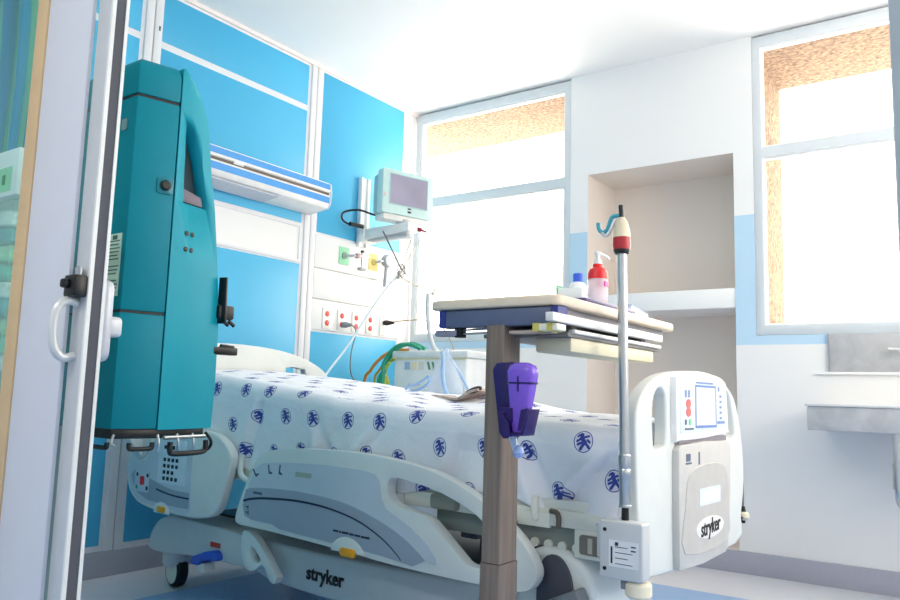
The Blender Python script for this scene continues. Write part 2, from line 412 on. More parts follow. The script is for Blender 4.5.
base_m = mat('lavender_grey_skirting', 'A9AAB8', .5, var=.03, scale=120)
struct(MB().box(HX + .0005, HX + .016, FY + .035, WY - .018, 0, .105).build('baseboard_left', base_m, bevel=.003))
struct(MB().box(HX + .0005, RX, WY - .016, WY - .0005, 0, .103).build('baseboard_back', base_m, bevel=.003))

# corridor side: partition, posts, sliding door
fw = struct(MB().box(-.0545, RX, FY - .03, FY + .05, 0, CZ).box(HX - .15, -.0545, FY - .03, FY + .05, 2.25, CZ).build('wall_front', white))
struct(MB().box(HX - .3, RX + .15, -2.1, -1.95, 0, CZ).box(HX - .3, HX - .15, -2.0, FY, 0, CZ).build('wall_corridor', mat('corridor_wall_paint', 'D8D8D6', .7)))
jm = struct(MB().box(-.0585, -.006, FY - .045, FY + .065, 0, 2.25).build('door_jamb', mat('grey_jamb', 'A9B4B8', .5), bevel=.004))
jm.name = 'trim_1'
PY = .675
p = thing('trim_2', None, None); p['kind'] = 'structure'
MB().box(-1.473, -1.314, .695, .703, 0, 2.25).build('post_face', mat('pale_grey_post', 'DCDCE2', .5, var=.01), p, bevel=.002)
MB().box(-1.515, -1.473, .692, .704, 0, 2.25).build('post_edge', mat('beige_timber_edge', 'D8B88C', .6), p, bevel=.002)
w3 = thing('window_3', None, None); w3['kind'] = 'structure'
MB().box(HX, -1.515, .695, .701, .0, 2.25).build('pane', glass, w3)
d = thing('door_1', None, None); d['kind'] = 'structure'
SX0, SX1, DY0, DY1 = -1.316, -1.270, .708, .740
MB().box(SX0, SX1 - .004, DY0, DY1, .012, 2.2).build('door_stile', alu, d, bevel=.002)
MB().box(SX1 - .004, SX1 + .001, DY0, DY0 + .007, .012, 2.2).box(SX1 - .004, SX1 + .001, DY1 - .006, DY1, .012, 2.2).build('door_lip', mat('white_lip', 'EFEFEA', .4), d)
MB().box(SX1 - .0045, SX1 - .001, DY0 + .007, DY1 - .006, .012, 2.2).build('door_gasket', mat('slate_gasket', '55565E', .7), d)
MB().box(-2.35, SX0, .721, .729, .06, 2.2).build('door_glass', glass, d)
MB().box(-2.35, SX0, DY0, DY1, .012, .06).box(-2.35, -1.27, DY0, DY1, 2.2, 2.245).build('door_rail', alu, d, bevel=.002)
# D handle on the corridor face, latch block above it, plate and knob on the room face
hz0, hz1 = .848, .938
hx = -1.298
path = [(hx, DY0, hz1), (hx, DY0 - .020, hz1 + .004), (hx, DY0 - .036, hz1 - .012), (hx, DY0 - .041, .5 * (hz0 + hz1)), (hx, DY0 - .036, hz0 + .012), (hx, DY0 - .020, hz0 - .004), (hx, DY0, hz0)]
MB().tube(cr(path, 5, False), .0075, 10).build('door_handle', mat('satin_handle', 'DEDEDB', .35, .2), d)
MB().box(hx - .010, hx + .026, DY0 - .024, DY0, .948, .986).box(hx - .002, hx + .012, DY0 - .036, DY0 - .02, .962, .978).build('door_latch', black, d, bevel=.004)
MB().lathe([(.0, 0), (.006, 0), (.007, .012), (.003, .016), (0, .016)], (hx + .012, DY0 - .010, .986)).build('latch_pin', steel, d)
MB().prism(rrect(-1.325, .84, -1.273, .985, .018), DY1, DY1 + .020, 'xz').build('handle_plate', mat('satin_plate', 'C9CBD2', .35, .15), d, bevel=.005)
MB().box(-1.318, -1.288, DY1 + .019, DY1 + .050, .885, .922).build('door_knob', mat('satin_knob', 'D5D7DA', .35, .1), d, bevel=.008, seg=3)
#==OBJECTS==
# ------------------------------------------------------------------ hospital bed (local x = towards the foot, y = away from the camera side)
BRZ = math.radians(-3)
BV = Vector((-math.sin(BRZ), math.cos(BRZ), 0))
BO = Vector((-2.774, 2.009, 0)) - BV * .12
bed = thing('hospital_bed', 'white electric hospital bed with curved side rails and big rounded footboard', 'bed', tuple(BO), BRZ)

# wheeled base with moulded covers
MB().prism(cr([(-.089, .150), (-.085, .19), (-.069, .222), (-.03, .262), (.03, .287), (.10, .292), (.3, .288), (.545, .272), (.60, .20), (.586, .172), (.4, .166), (.2, .158), (0, .143)], 3), .05, .85, 'xz').build('base_cover', bedgrey, bed, bevel=.012, seg=3)
MB().prism(cr([(.52, .262), (.9, .262), (1.3, .270), (1.64, .275), (1.70, .22), (1.68, .15), (1.45, .118), (1.1, .118), (.75, .128), (.60, .142), (.54, .165), (.53, .21)], 3), .085, .815, 'xz').build('base_shroud', bedgrey, bed, bevel=.012, seg=3)
MB().box(.1, 1.65, .2, .7, .262, .30).build('base_chassis', black, bed, bevel=.01)
# rounded cover at the foot end of the base
ec = MB().prism(cr([(1.70, .20), (1.70, .34), (1.735, .395), (1.80, .415), (1.87, .40), (1.92, .35), (1.93, .27), (1.90, .19), (1.80, .165)], 4), .055, .27, 'xz').build('base_end_cover', bedwhite, bed, bevel=.02, seg=3)
MB().prism(cr([(1.775, .21), (1.765, .31), (1.785, .385), (1.83, .395), (1.865, .35), (1.872, .27), (1.85, .21)], 4), .045, .058, 'xz').build('end_cover_inset', darkgrey, ec, bevel=.004)
for u, side in ((.015, -1), (1.78, -1), (.015, 1), (1.60, 1)):
    v = .12 if side < 0 else .80
    hub = MB().lathe([(.0, .10), (.050, .085), (.058, .10), (.058, .135), (.050, .165), (.03, .172), (0, .172)], (u, v, 0)).build('caster_housing', bedgrey, bed)
    Mx = Matrix.Translation((u + .004, v, .067)) @ Matrix.Rotation(PI / 2, 4, 'X') @ Matrix.Rotation(-.15, 4, 'Y')
    MB().lathe([(.0, -.024), (.056, -.024), (.065, -.016), (.067, 0), (.065, .016), (.056, .024), (0, .024)], M=Mx, n=28).build('caster_tyre', black, hub)
    MB().lathe([(.0, -.030), (.035, -.030), (.051, -.0245), (.051, .0245), (.035, .030), (0, .030)], M=Mx, n=28).build('caster_disc', cream, hub)
bp_ = MB().prism(cr([(.255, .142), (.262, .166), (.30, .182), (.345, .198), (.39, .205), (.412, .19), (.41, .172), (.36, .168), (.32, .158), (.30, .143)], 3), .02, .075, 'xz').build('brake_pedal', bluepl, bed, bevel=.005)
MB().box(.28, .33, .03, .08, .118, .150).build('pedal_arm', cream, bp_, bevel=.004)
MB().box(.335, .395, .0475, .052, .212, .230).build('warning_sticker', mat('orange_sticker', 'C8402C', .5), bed)
MB().prism(cr([(.56, .298), (.60, .300), (.65, .272), (.705, .226), (.745, .185), (.757, .168), (.745, .150), (.718, .158), (.70, .185), (.675, .20), (.64, .178), (.60, .172), (.575, .195), (.555, .24)], 3), .02, .05, 'xz', holes=[cr([(.615, .255), (.665, .222), (.66, .205), (.635, .205), (.61, .225)], 3)]).build('rail_release_lever', bedwhite, bed, bevel=.006)
text_mesh('logo_lettering', 'stryker', .062, frame((.925, .0825, .192), (1, 0, -.0), (0, 0, 1)), mat('black_print', '0D0E11', .5), bed, bold=.0016)
# lift columns and deck
for u in (.5, 1.45):
    MB().box(u - .10, u + .10, .36, .58, .28, .47).box(u - .075, u + .075, .39, .55, .29, .50).build('lift_column', black, bed, bevel=.008)
MB().prism([(.0, .468), (1.99, .468), (1.99, .508), (1.70, .512), (0, .512)], .055, .09, 'xz').prism([(.0, .468), (1.99, .468), (1.99, .508), (0, .512)], .80, .84, 'xz').box(.0, .05, .062, .84, .468, .51).box(1.93, 1.985, .062, .84, .468, .51).build('deck_frame', cream, bed, bevel=.004)
MB().box(-.05, 1.98, .07, .87, .508, .535).build('mattress_platform', bedwhite, bed, bevel=.004)
ch = MB().box(1.40, 1.90, .075, .10, .410, .467).build('deck_channel', mat('sage_grey_metal', '858B84', .5), bed, bevel=.003)
for k in range(6):
    MB().cyl((1.66 + k * .042, .066, .418), (1.66 + k * .042, .10, .418), .012, n=16).build('channel_stud', cream, ch)
bk = MB().box(1.87, 1.99, .055, .10, .398, .470).build('socket_block', cream, bed, bevel=.004)
MB().prism(rrect(1.888, .41, 1.945, .458, .008), .050, .057, 'xz').build('socket_recess', mat('dim_socket', '77736A', .6), bk)
MB().box(1.914, 1.926, .046, .052, .415, .452).build('socket_latch', mat('pale_latch', 'BDB8A8', .5), bk)
MB().tube(cr([(1.752, .058, .54), (1.755, .048, .505), (1.758, .05, .48)], 4, False), .010).box(1.70, 1.80, .05, .064, .462, .50).build('rail_bracket', cream, bed, bevel=.003)
MB().tube(cr([(1.80, .056, .506), (1.822, .05, .504), (1.828, .05, .488), (1.826, .05, .466)], 4, False), .007).build('hook', mat('dark_bronze_hook', '6A6258', .5), bed)
for u in (1.50, 1.60):
    MB().box(u - .03, u + .03, .10, .16, .39, .468).build('deck_hanger', darkgrey, bed, bevel=.005)
MB().box(1.44, 1.72, .10, .16, .435, .462).build('deck_arm', bedgrey, bed, bevel=.006)
MB().box(1.40, 1.50, .035, .07, .47, .515).build('deck_pad', mat('khaki_grey_pad', '8E8F84', .6), bed, bevel=.012)
MB().tube(cr([(.50, .045, .56), (.515, .03, .50), (.56, .03, .475), (.66, .03, .472)], 5, False), .011).build('bed_end_handle', bedwhite, bed)

# large middle side rail
OUT = cr([(.556, .346), (.566, .384), (.602, .465), (.640, .534), (.675, .571), (.738, .595), (.866, .608), (1.057, .614), (1.19, .612), (1.314, .602), (1.431, .586), (1.505, .567), (1.576, .541), (1.644, .508), (1.71, .466), (1.758, .427), (1.789, .388), (1.801, .358), (1.79, .326), (1.755, .305), (1.624, .301), (1.329, .303), (1.055, .316), (.735, .327), (.604, .328), (.566, .332)], 3)
HOLE = cr([(1.281, .540), (1.279, .505), (1.304, .478), (1.368, .462), (1.418, .458), (1.448, .444), (1.50, .405), (1.55, .366), (1.583, .345), (1.640, .343), (1.688, .350), (1.70, .375), (1.668, .430), (1.626, .468), (1.578, .494), (1.507, .519), (1.433, .537), (1.337, .551), (1.30, .551)], 3)
rail = MB().prism(OUT, -.012, .026, 'xz', holes=[HOLE]).build('side_rail', bedwhite, bed, bevel=.009, seg=3)
PAN = [(.597, .396), (.624, .467), (.655, .528), (.694, .549), (.819, .560), (1.014, .567), (1.171, .564), (1.231, .556), (1.250, .534), (1.258, .49), (1.277, .462), (1.382, .416), (1.447, .376), (1.474, .345), (1.476, .330), (1.43, .332), (1.387, .312), (1.269, .322), (1.055, .330), (.937, .334), (.80, .339), (.76, .350), (.65, .352), (.61, .362)]
MB().prism(PAN, -.0145, -.011, 'xz').build('rail_overlay', panelblue, rail, bevel=.0008, seg=1)
BAND = [(.606, .43), (.612, .452)] + cr([(.640, .460), (.723, .467), (.877, .471), (1.067, .462), (1.2, .437), (1.325, .397), (1.403, .357), (1.435, .334)], 4, False) + [(1.387, .314), (1.269, .324), (1.055, .332), (.937, .336), (.80, .341), (.76, .352), (.65, .354), (.612, .364), (.599, .398)]
MB().prism(BAND, -.0158, -.0140, 'xz').build('rail_lower_overlay', panelslate, rail)
LN = cr([(.602, .413), (.65, .424), (.726, .433), (.879, .441), (1.024, .435), (1.159, .413), (1.266, .374), (1.327, .337), (1.345, .322)], 5, False)
top = [(x, z + .0045 * (1 - i / len(LN) * .7)) for i, (x, z) in enumerate(LN)]; bot = [(x, z - .0045 * (1 - i / len(LN) * .7)) for i, (x, z) in enumerate(LN)]
MB().prism(top + bot[::-1], -.0168, -.0155, 'xz').build('rail_line', navy, rail)
MB().prism([(1.052, .310)] + cr([(1.06, .332), (1.085, .350), (1.12, .358), (1.155, .352), (1.185, .335), (1.20, .312)], 4, False), -.0185, -.010, 'xz').build('button_surround', bedwhite, rail, bevel=.003)
MB().prism(rrect(1.098, .300, 1.165, .326, .010), -.024, -.014, 'xz').build('release_button', orange, rail, bevel=.003)
MB().prism(rrect(.868, .518, .945, .534, .005), -.0165, -.0140, 'xz').build('level_vial', mat('sage_vial', 'A9B4A6', .3), rail)
gp = mat('grey_print', '566074', .6)
for (u, z, a) in ((.655, .512, -.7), (.730, .530, -.2), (.786, .534, .1)):
    mk = MB(); Mr = Matrix.Translation((u, 0, z)) @ Matrix.Rotation(a, 4, 'Y') @ Matrix.Translation((-u, 0, -z))
    mk.prism([(u - .003, z - .015), (u - .003, z + .016), (u + .003, z + .016), (u + .003, z - .006), (u + .016, z - .012), (u + .014, z - .017)], -.0156, -.0143, 'xz', M=Mr).build('rail_mark', gp, rail)
for (u, z) in ((.616, .392), (.618, .374)):
    MB().prism([(u, z), (u + .012, z), (u + .012, z - .006), (u + .016, z - .006), (u + .016, z + .008), (u + .010, z + .005), (u, z + .0045)], -.0172, -.0155, 'xz').build('rail_mark', gp, rail)
MB().box(.655, .70, -.0172, -.0155, .442, .450).build('rail_mark', gp, rail)
tx = MB(); x = 1.06
for w_ in (.022, .008, .030, .018, .024, .036):
    tx.box(x, x + w_, -.0172, -.0155, .3675 - (x - 1.06) * .03, .3735 - (x - 1.06) * .03); x += w_ + .004
tx.build('rail_lettering', navy, rail)
for u in (.85, 1.25):
    MB().box(u - .04, u + .04, .024, .066, .33, .50).build('rail_arm', bedgrey, bed, bevel=.006)

# head side rail with its control panel
HO = cr([(-.150, .556), (-.185, .526), (-.192, .452), (-.175, .393), (-.139, .356), (-.089, .332), (-.013, .320), (.06, .316), (.278, .314), (.40, .332), (.450, .37), (.476, .436), (.500, .515), (.505, .562), (.462, .606), (.387, .636), (.225, .645), (.05, .622), (-.06, .592)], 3)
hr = MB().prism(HO, -.010, .028, 'xz').build('head_side_rail', bedwhite, bed, bevel=.009, seg=3)
MB().prism(cr([(-.168, .48), (-.160, .42), (-.125, .365), (-.06, .340), (.05, .332), (.16, .330), (.272, .330), (.274, .45), (.268, .60), (.20, .618), (.06, .602), (-.01, .575), (-.03, .52), (-.09, .495), (-.14, .49)], 3), -.0125, -.009, 'xz').build('control_overlay', panelblue, hr)
MB().prism([(.035, .425), (.10, .412), (.18, .405), (.27, .405), (.27, .345), (.10, .345), (-.02, .352), (-.105, .378), (-.15, .44), (-.12, .462)], -.0138, -.0120, 'xz').build('control_lower_overlay', panelslate, hr)
MB().prism(rrect(-.115, .378, -.01, .462, .008), -.0150, -.0130, 'xz').build('nurse_call_pad', mat('pale_pad', 'C7D2DC', .5), hr)
MB().prism(rrect(.045, .425, .235, .595, .006), -.0145, -.0122, 'xz').build('keypad', mat('keypad_white', 'D9E2EA', .5), hr)
kb = MB()
for r_ in range(6):
    for c_ in range(4):
        if (r_, c_) in ((1, 0), (4, 3)): continue
        u = .092 + c_ * .028; z = .565 - r_ * .024
        kb.prism(rrect(u - .008, z - .007, u + .008, z + .007, .003), -.0160, -.0140, 'xz')
kb.build('keypad_key', black, hr)
MB().prism(rrect(-.075, .405, -.045, .440, .008), -.0170, -.0145, 'xz').build('nurse_call_button', red, hr)
for (u, z, m_) in ((-.098, .445, black), (-.022, .445, black), (-.098, .395, green), (-.022, .395, black)):
    MB().prism(ellipse(u, z, .007, .008, 12), -.0165, -.0145, 'xz').build('call_key', m_, hr)
MB().prism(cr([(.045, .402), (.12, .392), (.20, .387), (.27, .387)], 4, False) + cr([(.27, .381), (.20, .381), (.12, .386), (.045, .396)], 4, False), -.0152, -.0132, 'xz').build('control_line', navy, hr)
MB().prism([(.035, .310)] + cr([(.042, .338), (.075, .352), (.115, .350), (.145, .330), (.15, .310)], 4, False), -.0165, -.010, 'xz').build('button_surround', bedwhite, hr, bevel=.003)
MB().prism(rrect(.066, .314, .122, .338, .009), -.021, -.013, 'xz').build('release_button', orange, hr, bevel=.003)
MB().box(.05, .13, .026, .066, .33, .50).build('rail_arm', bedgrey, bed, bevel=.006)
MB().box(.30, .38, .026, .066, .34, .50).build('rail_arm', bedgrey, bed, bevel=.006)
# speaker swell on the rail's inner head corner
MB().prism(cr([(-.17, .54), (-.10, .505), (-.04, .53), (-.01, .58), (-.06, .60), (-.15, .57)], 4), -.016, -.006, 'xz').build('rail_swell', bedgrey, hr, bevel=.003)

# headboard
HB = cr([(.0, .50), (.0, .80), (.03, .90), (.10, .965), (.30, .998), (.50, 1.0), (.68, .985), (.82, .955), (.92, .915), (.98, .868), (.995, .80), (.995, .50)], 3)
H1 = cr([(.70, .60), (.70, .88), (.715, .905), (.74, .912), (.80, .905), (.83, .875), (.83, .60)], 3)
H2 = [(1.0 - a, c) for a, c in H1][::-1]
MB().prism(HB, -.115, -.075, 'yz', holes=[H1]).build('headboard', bedwhite, bed, bevel=.012, seg=3)
for v0, v1 in ((.18, .26), (.64, .70)): MB().box(-.08, .03, v0, v1, .47, .62).build('headboard_bracket', bedgrey, bed, bevel=.004)

# footboard with scale console
FB = cr([(0.093, .365), (0.071, .43), (0.054, .56), (0.047, .68), (0.048, .765), (0.084, .815), (0.138, .847), (0.193, .865), (0.280, .879), (0.460, .889), (0.608, .880), (0.714, .849), (0.787, .795), (0.838, .683), (0.853, .555), (0.820, .448), (0.765, .365)], 3)
HL = cr([(0.146, .78), (0.150, .70), (0.168, .678), (0.216, .682), (0.231, .70), (0.230, .80), (0.216, .826), (0.193, .834), (0.164, .82)], 3)
HR_ = cr([(0.675, .83), (0.690, .72), (0.710, .693), (0.755, .690), (0.772, .71), (0.752, .775), (0.725, .82), (0.695, .84)], 3)
fb = MB().prism(FB, 2.008, 2.044, 'yz', holes=[HL, HR_]).build('footboard', bedwhite, bed, bevel=.016, seg=4)
cs = MB().prism(cr([(.262, .705), (.262, .850), (.275, .868), (.36, .876), (.47, .882), (.58, .876), (.635, .862), (.648, .84), (.662, .72), (.655, .712), (.47, .700), (.28, .697)], 3), 2.0320, 2.0600, 'yz').build('console', mat('console_white', 'F0F1F1', .4), fb, bevel=.005)
MB().prism([(.285, .715), (.285, .850), (.32, .861), (.47, .866), (.60, .860), (.635, .845), (.645, .728), (.47, .717)], 2.0595, 2.0615, 'yz').build('console_overlay', mat('console_overlay_blue', 'DCE4F2', .4), cs)
MB().prism([(.392, .728), (.392, .848), (.552, .848), (.556, .728)], 2.0610, 2.0628, 'yz', holes=[[(.397, .735), (.397, .842), (.547, .842), (.551, .735)]]).build('screen_bezel', mat('blue_bezel', '6F8CC4', .4), cs)
MB().prism([(.397, .735), (.397, .842), (.547, .842), (.551, .735)], 2.0610, 2.0623, 'yz').build('screen', mat('pale_lcd', 'E3E6E2', .3), cs)
bt = MB()
for (v, z) in ((.322, .822), (.345, .822)): bt.box(2.0610, 2.0626, v - .006, v + .006, z - .010, z + .010)
for k in range(5): bt.box(2.0610, 2.0626, .585, .60, .815 - k * .016, .822 - k * .016)
bt.box(2.0610, 2.0626, .565, .625, .738, .746); bt.box(2.0610, 2.0626, .572, .583, .833, .846); bt.box(2.0610, 2.0626, .40, .53, .852, .857)
bt.build('console_key', mat('periwinkle_print', '7E92C4', .5), cs)
for z in (.795, .772): MB().prism(ellipse(.340, z, .016, .0125, 16), 2.0605, 2.0632, 'yz').build('stop_button', mat('coral_button', 'F0736C', .4), cs)
MB().prism(ellipse(.350, .745, .008, .009, 14), 2.0605, 2.0632, 'yz').build('start_button', mat('mint_button', '7FCFA0', .4), cs)
MB().box(2.0610, 2.0628, .315, .326, .738, .752).box(2.0610, 2.0628, .315, .375, .724, .729).build('console_mark', mat('grey_blue_print', '5C6880', .5), cs)
MB().box(2.03, 2.056, .285, .655, .688, .702).build('console_gap', mat('mauve_grey_bar', '8C858C', .6), fb)  # mauve grey bar filling the slot between console and lower panel
lp = MB().prism([(.270, .362), (.267, .52), (.268, .672), (.285, .684), (.47, .690), (.655, .686), (.672, .674), (.666, .55), (.647, .42), (.636, .376), (.62, .364), (.44, .356)], 2.0320, 2.0640, 'yz').build('foot_panel', mat('foot_panel_white', 'CAC8C5', .4), fb, bevel=.005)
MB().prism(cr([(.30, .40), (.305, .52), (.33, .60), (.40, .622), (.50, .628), (.585, .620), (.63, .59), (.638, .50), (.618, .40)], 3), 2.0630, 2.0665, 'yz').build('foot_panel_inset', mat('inset_greige', 'C2BFBB', .45), lp, bevel=.001, seg=1)
MB().prism(rrect(.40, .515, .565, .562, .006), 2.0660, 2.0680, 'yz').build('label_plate', mat('label_lilac', 'DDE2EE', .4), lp)
MB().prism(rrect(.425, .524, .55, .554, .003), 2.0677, 2.0686, 'yz').build('label_paper', white, lp)
MB().prism(ellipse(.482, .452, .108, .030, 32), 2.0660, 2.0682, 'yz').build('logo_oval', mat('oval_white', 'E9E7E5', .4), lp)
text_mesh('logo_lettering', 'stryker', .060, frame((2.0690, .480, .453), (0, 1, .05), (0, -.05, 1)), mat('black_print', '0D0E11', .5), lp, bold=.0006, shear=.12, squeeze=.86)
for b_ in ((2.0635, 2.0652, .315, .345, .640, .660), (2.0635, 2.0652, .312, .352, .632, .637), (2.0635, 2.0652, .405, .413, .628, .662)): MB().box(*b_).build('panel_mark', mat('grey_blue_print', '5C6880', .5), lp)
# corner block with data plate and bumper roller
fbx = MB().prism(rrect(1.988, .385, 2.098, .518, .008), -.035, .008, 'xz').box(1.96, 2.0, .004, .075, .42, .50).build('corner_block', bedgrey, bed, bevel=.005, seg=3)
MB().box(2.014, 2.088, -.0365, -.0345, .414, .474).build('data_plate', mat('plate_white', 'E4E6E8', .4), fbx)
dp = MB()
for k in range(4):
    dp.box(2.030, 2.074 - (k % 2) * .012, -.0372, -.0362, .421 + k * .0125, .4225 + k * .0125)
dp.box(2.019, 2.0235, -.0372, -.0362, .421, .459); dp.box(2.030, 2.038, -.0372, -.0362, .462, .470); dp.box(2.070, 2.082, -.0372, -.0362, .453, .456); dp.box(2.070, 2.082, -.0372, -.0362, .462, .465)
dp.build('data_plate_print', navy, fbx)
for z in (.496, .407): MB().cyl((2.003, -.037, z), (2.003, -.03, z), .0045, n=12).build('screw', black, fbx)
MB().box(2.035, 2.062, -.02, .04, .362, .388).build('roller_bracket', mat('roller_bracket_grey', '86868A', .5), fbx, bevel=.003)
MB().lathe([(0, -.020), (.026, -.020), (.031, -.014), (.031, .010), (.026, .016), (.012, .018), (0, .018)], (2.072, 0, .366)).build('bumper_roller', mat('ivory_roller', 'EDE3CB', .5), fbx)
MB().cyl((2.072, 0, .33), (2.072, 0, .39), .007, n=12).build('roller_pin', mat('tan_pin', 'B89A78', .5), fbx)
pd = MB().box(1.80, 1.92, .0, .05, .262, .31, Matrix.Translation((1.86, 0, .29)) @ Matrix.Rotation(-.45, 4, 'Y') @ Matrix.Translation((-1.86, 0, -.29))).build('foot_pedal', mat('slate_pedal', '70767C', .5), bed, bevel=.006)
MB().cyl((1.86, .05, .29), (1.86, .09, .28), .012).build('pedal_axle', steel, pd)

# ------------------------------------------------------------------ mattress and sheet
mt = MB().box(-.05, 1.972, .125, .885, .536, .70).build('mattress', mat('mattress_cover', 'D8DCE6', .7), None, bevel=.03, seg=3)
mt.location = tuple(BO); mt.rotation_euler = (0, 0, BRZ)
tag(mt, 'thick foam mattress lying on the hospital bed under the printed sheet', 'mattress')
def ztop(u):
    K = [(-.06, .872), (.2, .855), (.45, .835), (.75, .80), (1.0, .772), (1.3, .752), (1.6, .74), (2.0, .728)]
    for (a, za), (b2, zb) in zip(K, K[1:]):
        if u <= b2: t = max(0, (u - a) / (b2 - a)); return za + (zb - za) * t
    return K[-1][1]
def sheet():
    bm = bmesh.new(); uvl = bm.loops.layers.uv.new('UVMap')
    NU, V0, V1 = 320, .070, .905
    grid = []; uvs = []
    for i in range(NU + 1):
        u = -.06 + (1.990 + .06) * i / NU
        zt = ztop(u)
        hem = .505 + .02 * math.sin(u * 5.1) + .012 * math.sin(u * 13 + 1)
        if u < .62: hem = .56 + .03 * math.sin(u * 9) - .03 * (u / .62)
        if u > 1.6: hem = .522 - .036 * max(0, (u - 1.70) / .27) + .007 * math.sin((u - 1.6) * 26)
        if u > 1.9: hem -= .02 * (u - 1.9) / .08
        prof = []
        # near hem up to the top edge, rounded, across the top, down the far side
        for k in range(40): prof.append((0, hem + (zt - .05 - hem) * k / 40))
        for k in range(9): a = PI / 2 * k / 8; prof.append((1, a))
        for k in range(1, 40): prof.append((2, k / 40))
        for k in range(9): a = PI / 2 * k / 8; prof.append((3, a))
        for k in range(1, 14): prof.append((4, k / 13))
        row = []; r = .05
        for kind, t in prof:
            if kind == 0:
                f = (zt - .05 - t) / (zt - hem)           # 0 at the top edge, 1 at the hem
                wv = .026 * f * math.sin(u * 11 + 1.3 * math.sin(u * 4)) + .012 * f * math.sin(u * 31 + 2)
                v = V0 - .014 - .010 * f + wv * .55
                for u0, sl, w_, dp in ((.60, .30, .018, .018), (1.68, -.50, .026, .026), (1.02, .5, .03, .010), (.86, -.4, .025, .010), (1.25, .9, .02, .008)):
                    q = (u - u0) + sl * (zt - t)
                    v += min(1, f * 5) * (dp * math.exp(-(q / w_) ** 2) - .6 * dp * math.exp(-((q + 1.8 * w_) / w_) ** 2))
                for u0, sl, w_, dp in ((2.03, 1.05, .006, .046), (1.50, .30, .006, .036)):     # overlapping folds with a sharp edge
                    q = (u - u0) + sl * (zt - t)
                    v += min(1, f * 4) * (dp / (1 + math.exp(-max(-40, min(40, q / w_)))) * math.exp(-max(0, q) / .16) - .007 * math.exp(-((q + .02) / .02) ** 2))
                v = min(v, .116); v = max(v, .031)
                p = Vector((u, v, t))
            elif kind == 1: p = Vector((u, V0 - .012 + r * (1 - math.cos(t)), zt - .05 + r * math.sin(t)))
            elif kind == 2:
                v = V0 + r - .012 + (V1 - V0 - 2 * r + .012) * t; dz = .006 * noise.noise(Vector((u * 6, v * 6, 1)))
                dz += .012 * math.sin(PI * t)
                dz += .032 * math.exp(-((u - 1.05) / .16) ** 2 - ((v - .70) / .10) ** 2) + .026 * math.exp(-((u - 1.35) / .12) ** 2 - ((v - .62) / .10) ** 2)
                dz += .007 * math.sin((u * 17 + v * 9)) * math.exp(-((u - 1.1) / .4) ** 2)
                p = Vector((u, v, zt + dz))
            elif kind == 3: p = Vector((u, V1 - r + r * math.sin(t), zt - r + r * math.cos(t)))
            else: p = Vector((u, V1 + .004 * math.sin(u * 14), zt - .05 - t * .22))
            p += .0035 * Vector((0, noise.noise(p * 7), noise.noise(p * 7 + Vector((5, 5, 5)))))
            row.append(p)
        nom = []
        for kind, t in prof:                               # lengths along the cloth, measured from the near top edge
            nom.append({0: t - (zt - .05), 1: .05 * t, 2: .0785 + .735 * t, 3: .8135 + .05 * t, 4: .892 + .22 * t}[kind])
        grid.append([bm.verts.new(p) for p in row]); uvs.append([(u, l) for l in nom])
    for q in range(1, 7):                                  # tucked end hanging down between mattress and footboard
        last = uvs[-1]
        grid.append([bm.verts.new((1.990 + .0015 * q, p.y, min(p.z, ztop(1.99) - .035 * q))) for p in row]); uvs.append([(a + .035, l) for a, l in last])
    NU += 6
    for i in range(NU):
        for k in range(len(grid[0]) - 1):
            f = bm.faces.new((grid[i][k], grid[i + 1][k], grid[i + 1][k + 1], grid[i][k + 1])); f.smooth = True
            for lp_, (a, c) in zip(f.loops, ((i, k), (i + 1, k), (i + 1, k + 1), (i, k + 1))): lp_[uvl].uv = uvs[a][c]
    bmesh.ops.recalc_face_normals(bm, faces=bm.faces)
    me = bpy.data.meshes.new('bed_sheet'); bm.to_mesh(me); bm.free()
    return link('bed_sheet', me, sheet_material())
sh = sheet(); sh.location = tuple(BO); sh.rotation_euler = (0, 0, BRZ)
sm = sh.modifiers.new('thickness', 'SOLIDIFY'); sm.thickness = .003; sm.offset = 0
tag(sh, 'rumpled white bed sheet printed with round blue emblems, draped over the mattress', 'bed sheet')
from mathutils.bvhtree import BVHTree
_M = Matrix.Translation(BO) @ Matrix.Rotation(BRZ, 4, 'Z')
_bv = BVHTree.FromPolygons([_M @ v.co for v in sh.data.vertices], [tuple(p.vertices) for p in sh.data.polygons])
def sheet_z(x, y):
    h = _bv.ray_cast(Vector((x, y, 2)), Vector((0, 0, -1)))
    return h[0].z if h[0] is not None else .75
print('SHEETZ', [(p, round(sheet_z(*p), 3)) for p in ((-1.93, 2.72), (-2.05, 2.62), (-2.35, 2.58), (-1.7, 2.4), (-2.85, 2.85))])
#==MORE==
# ------------------------------------------------------------------ teal treatment machine by the sliding door
mc = thing('treatment_machine', 'tall teal medical machine with rounded top and black hooks underneath, standing behind the sliding door', 'medical machine', (-1.76, 1.10, 0))
A, B, L, IN = (-1.625, .985), (-1.6003, 1.084), (-1.862, .985), (-1.80, 1.13)
Bv, Ev, Nv = Vector((-1.6003, 1.084, 0)), Vector((-.17365, .98481, 0)), Vector((.98481, .17365, 0))
left = [L, A, B, IN]
def inset(p, k): c = Vector((-1.72, 1.06)); q = Vector(p); return tuple(q + (c - q) * k)
MB().prism(left, .702, .966, 'xy').build('lower_panel', teal, mc, bevel=.004, world=True)
up = MB().prism(left, .972, 1.480, 'xy').build('upper_panel', teal, mc, bevel=.004, world=True)
MB().loft([[(x, y, 1.487) for x, y in left], [(x, y, 1.548) for x, y in left], [(*inset(p, .05), 1.565) for p in left], [(*inset(p, .16), 1.577) for p in left]]).build('top_cap', teal, mc, bevel=.003, world=True)
MB().prism([inset(p, .04) for p in left], .70, 1.54, 'xy').build('seam_core', black, mc, world=True)
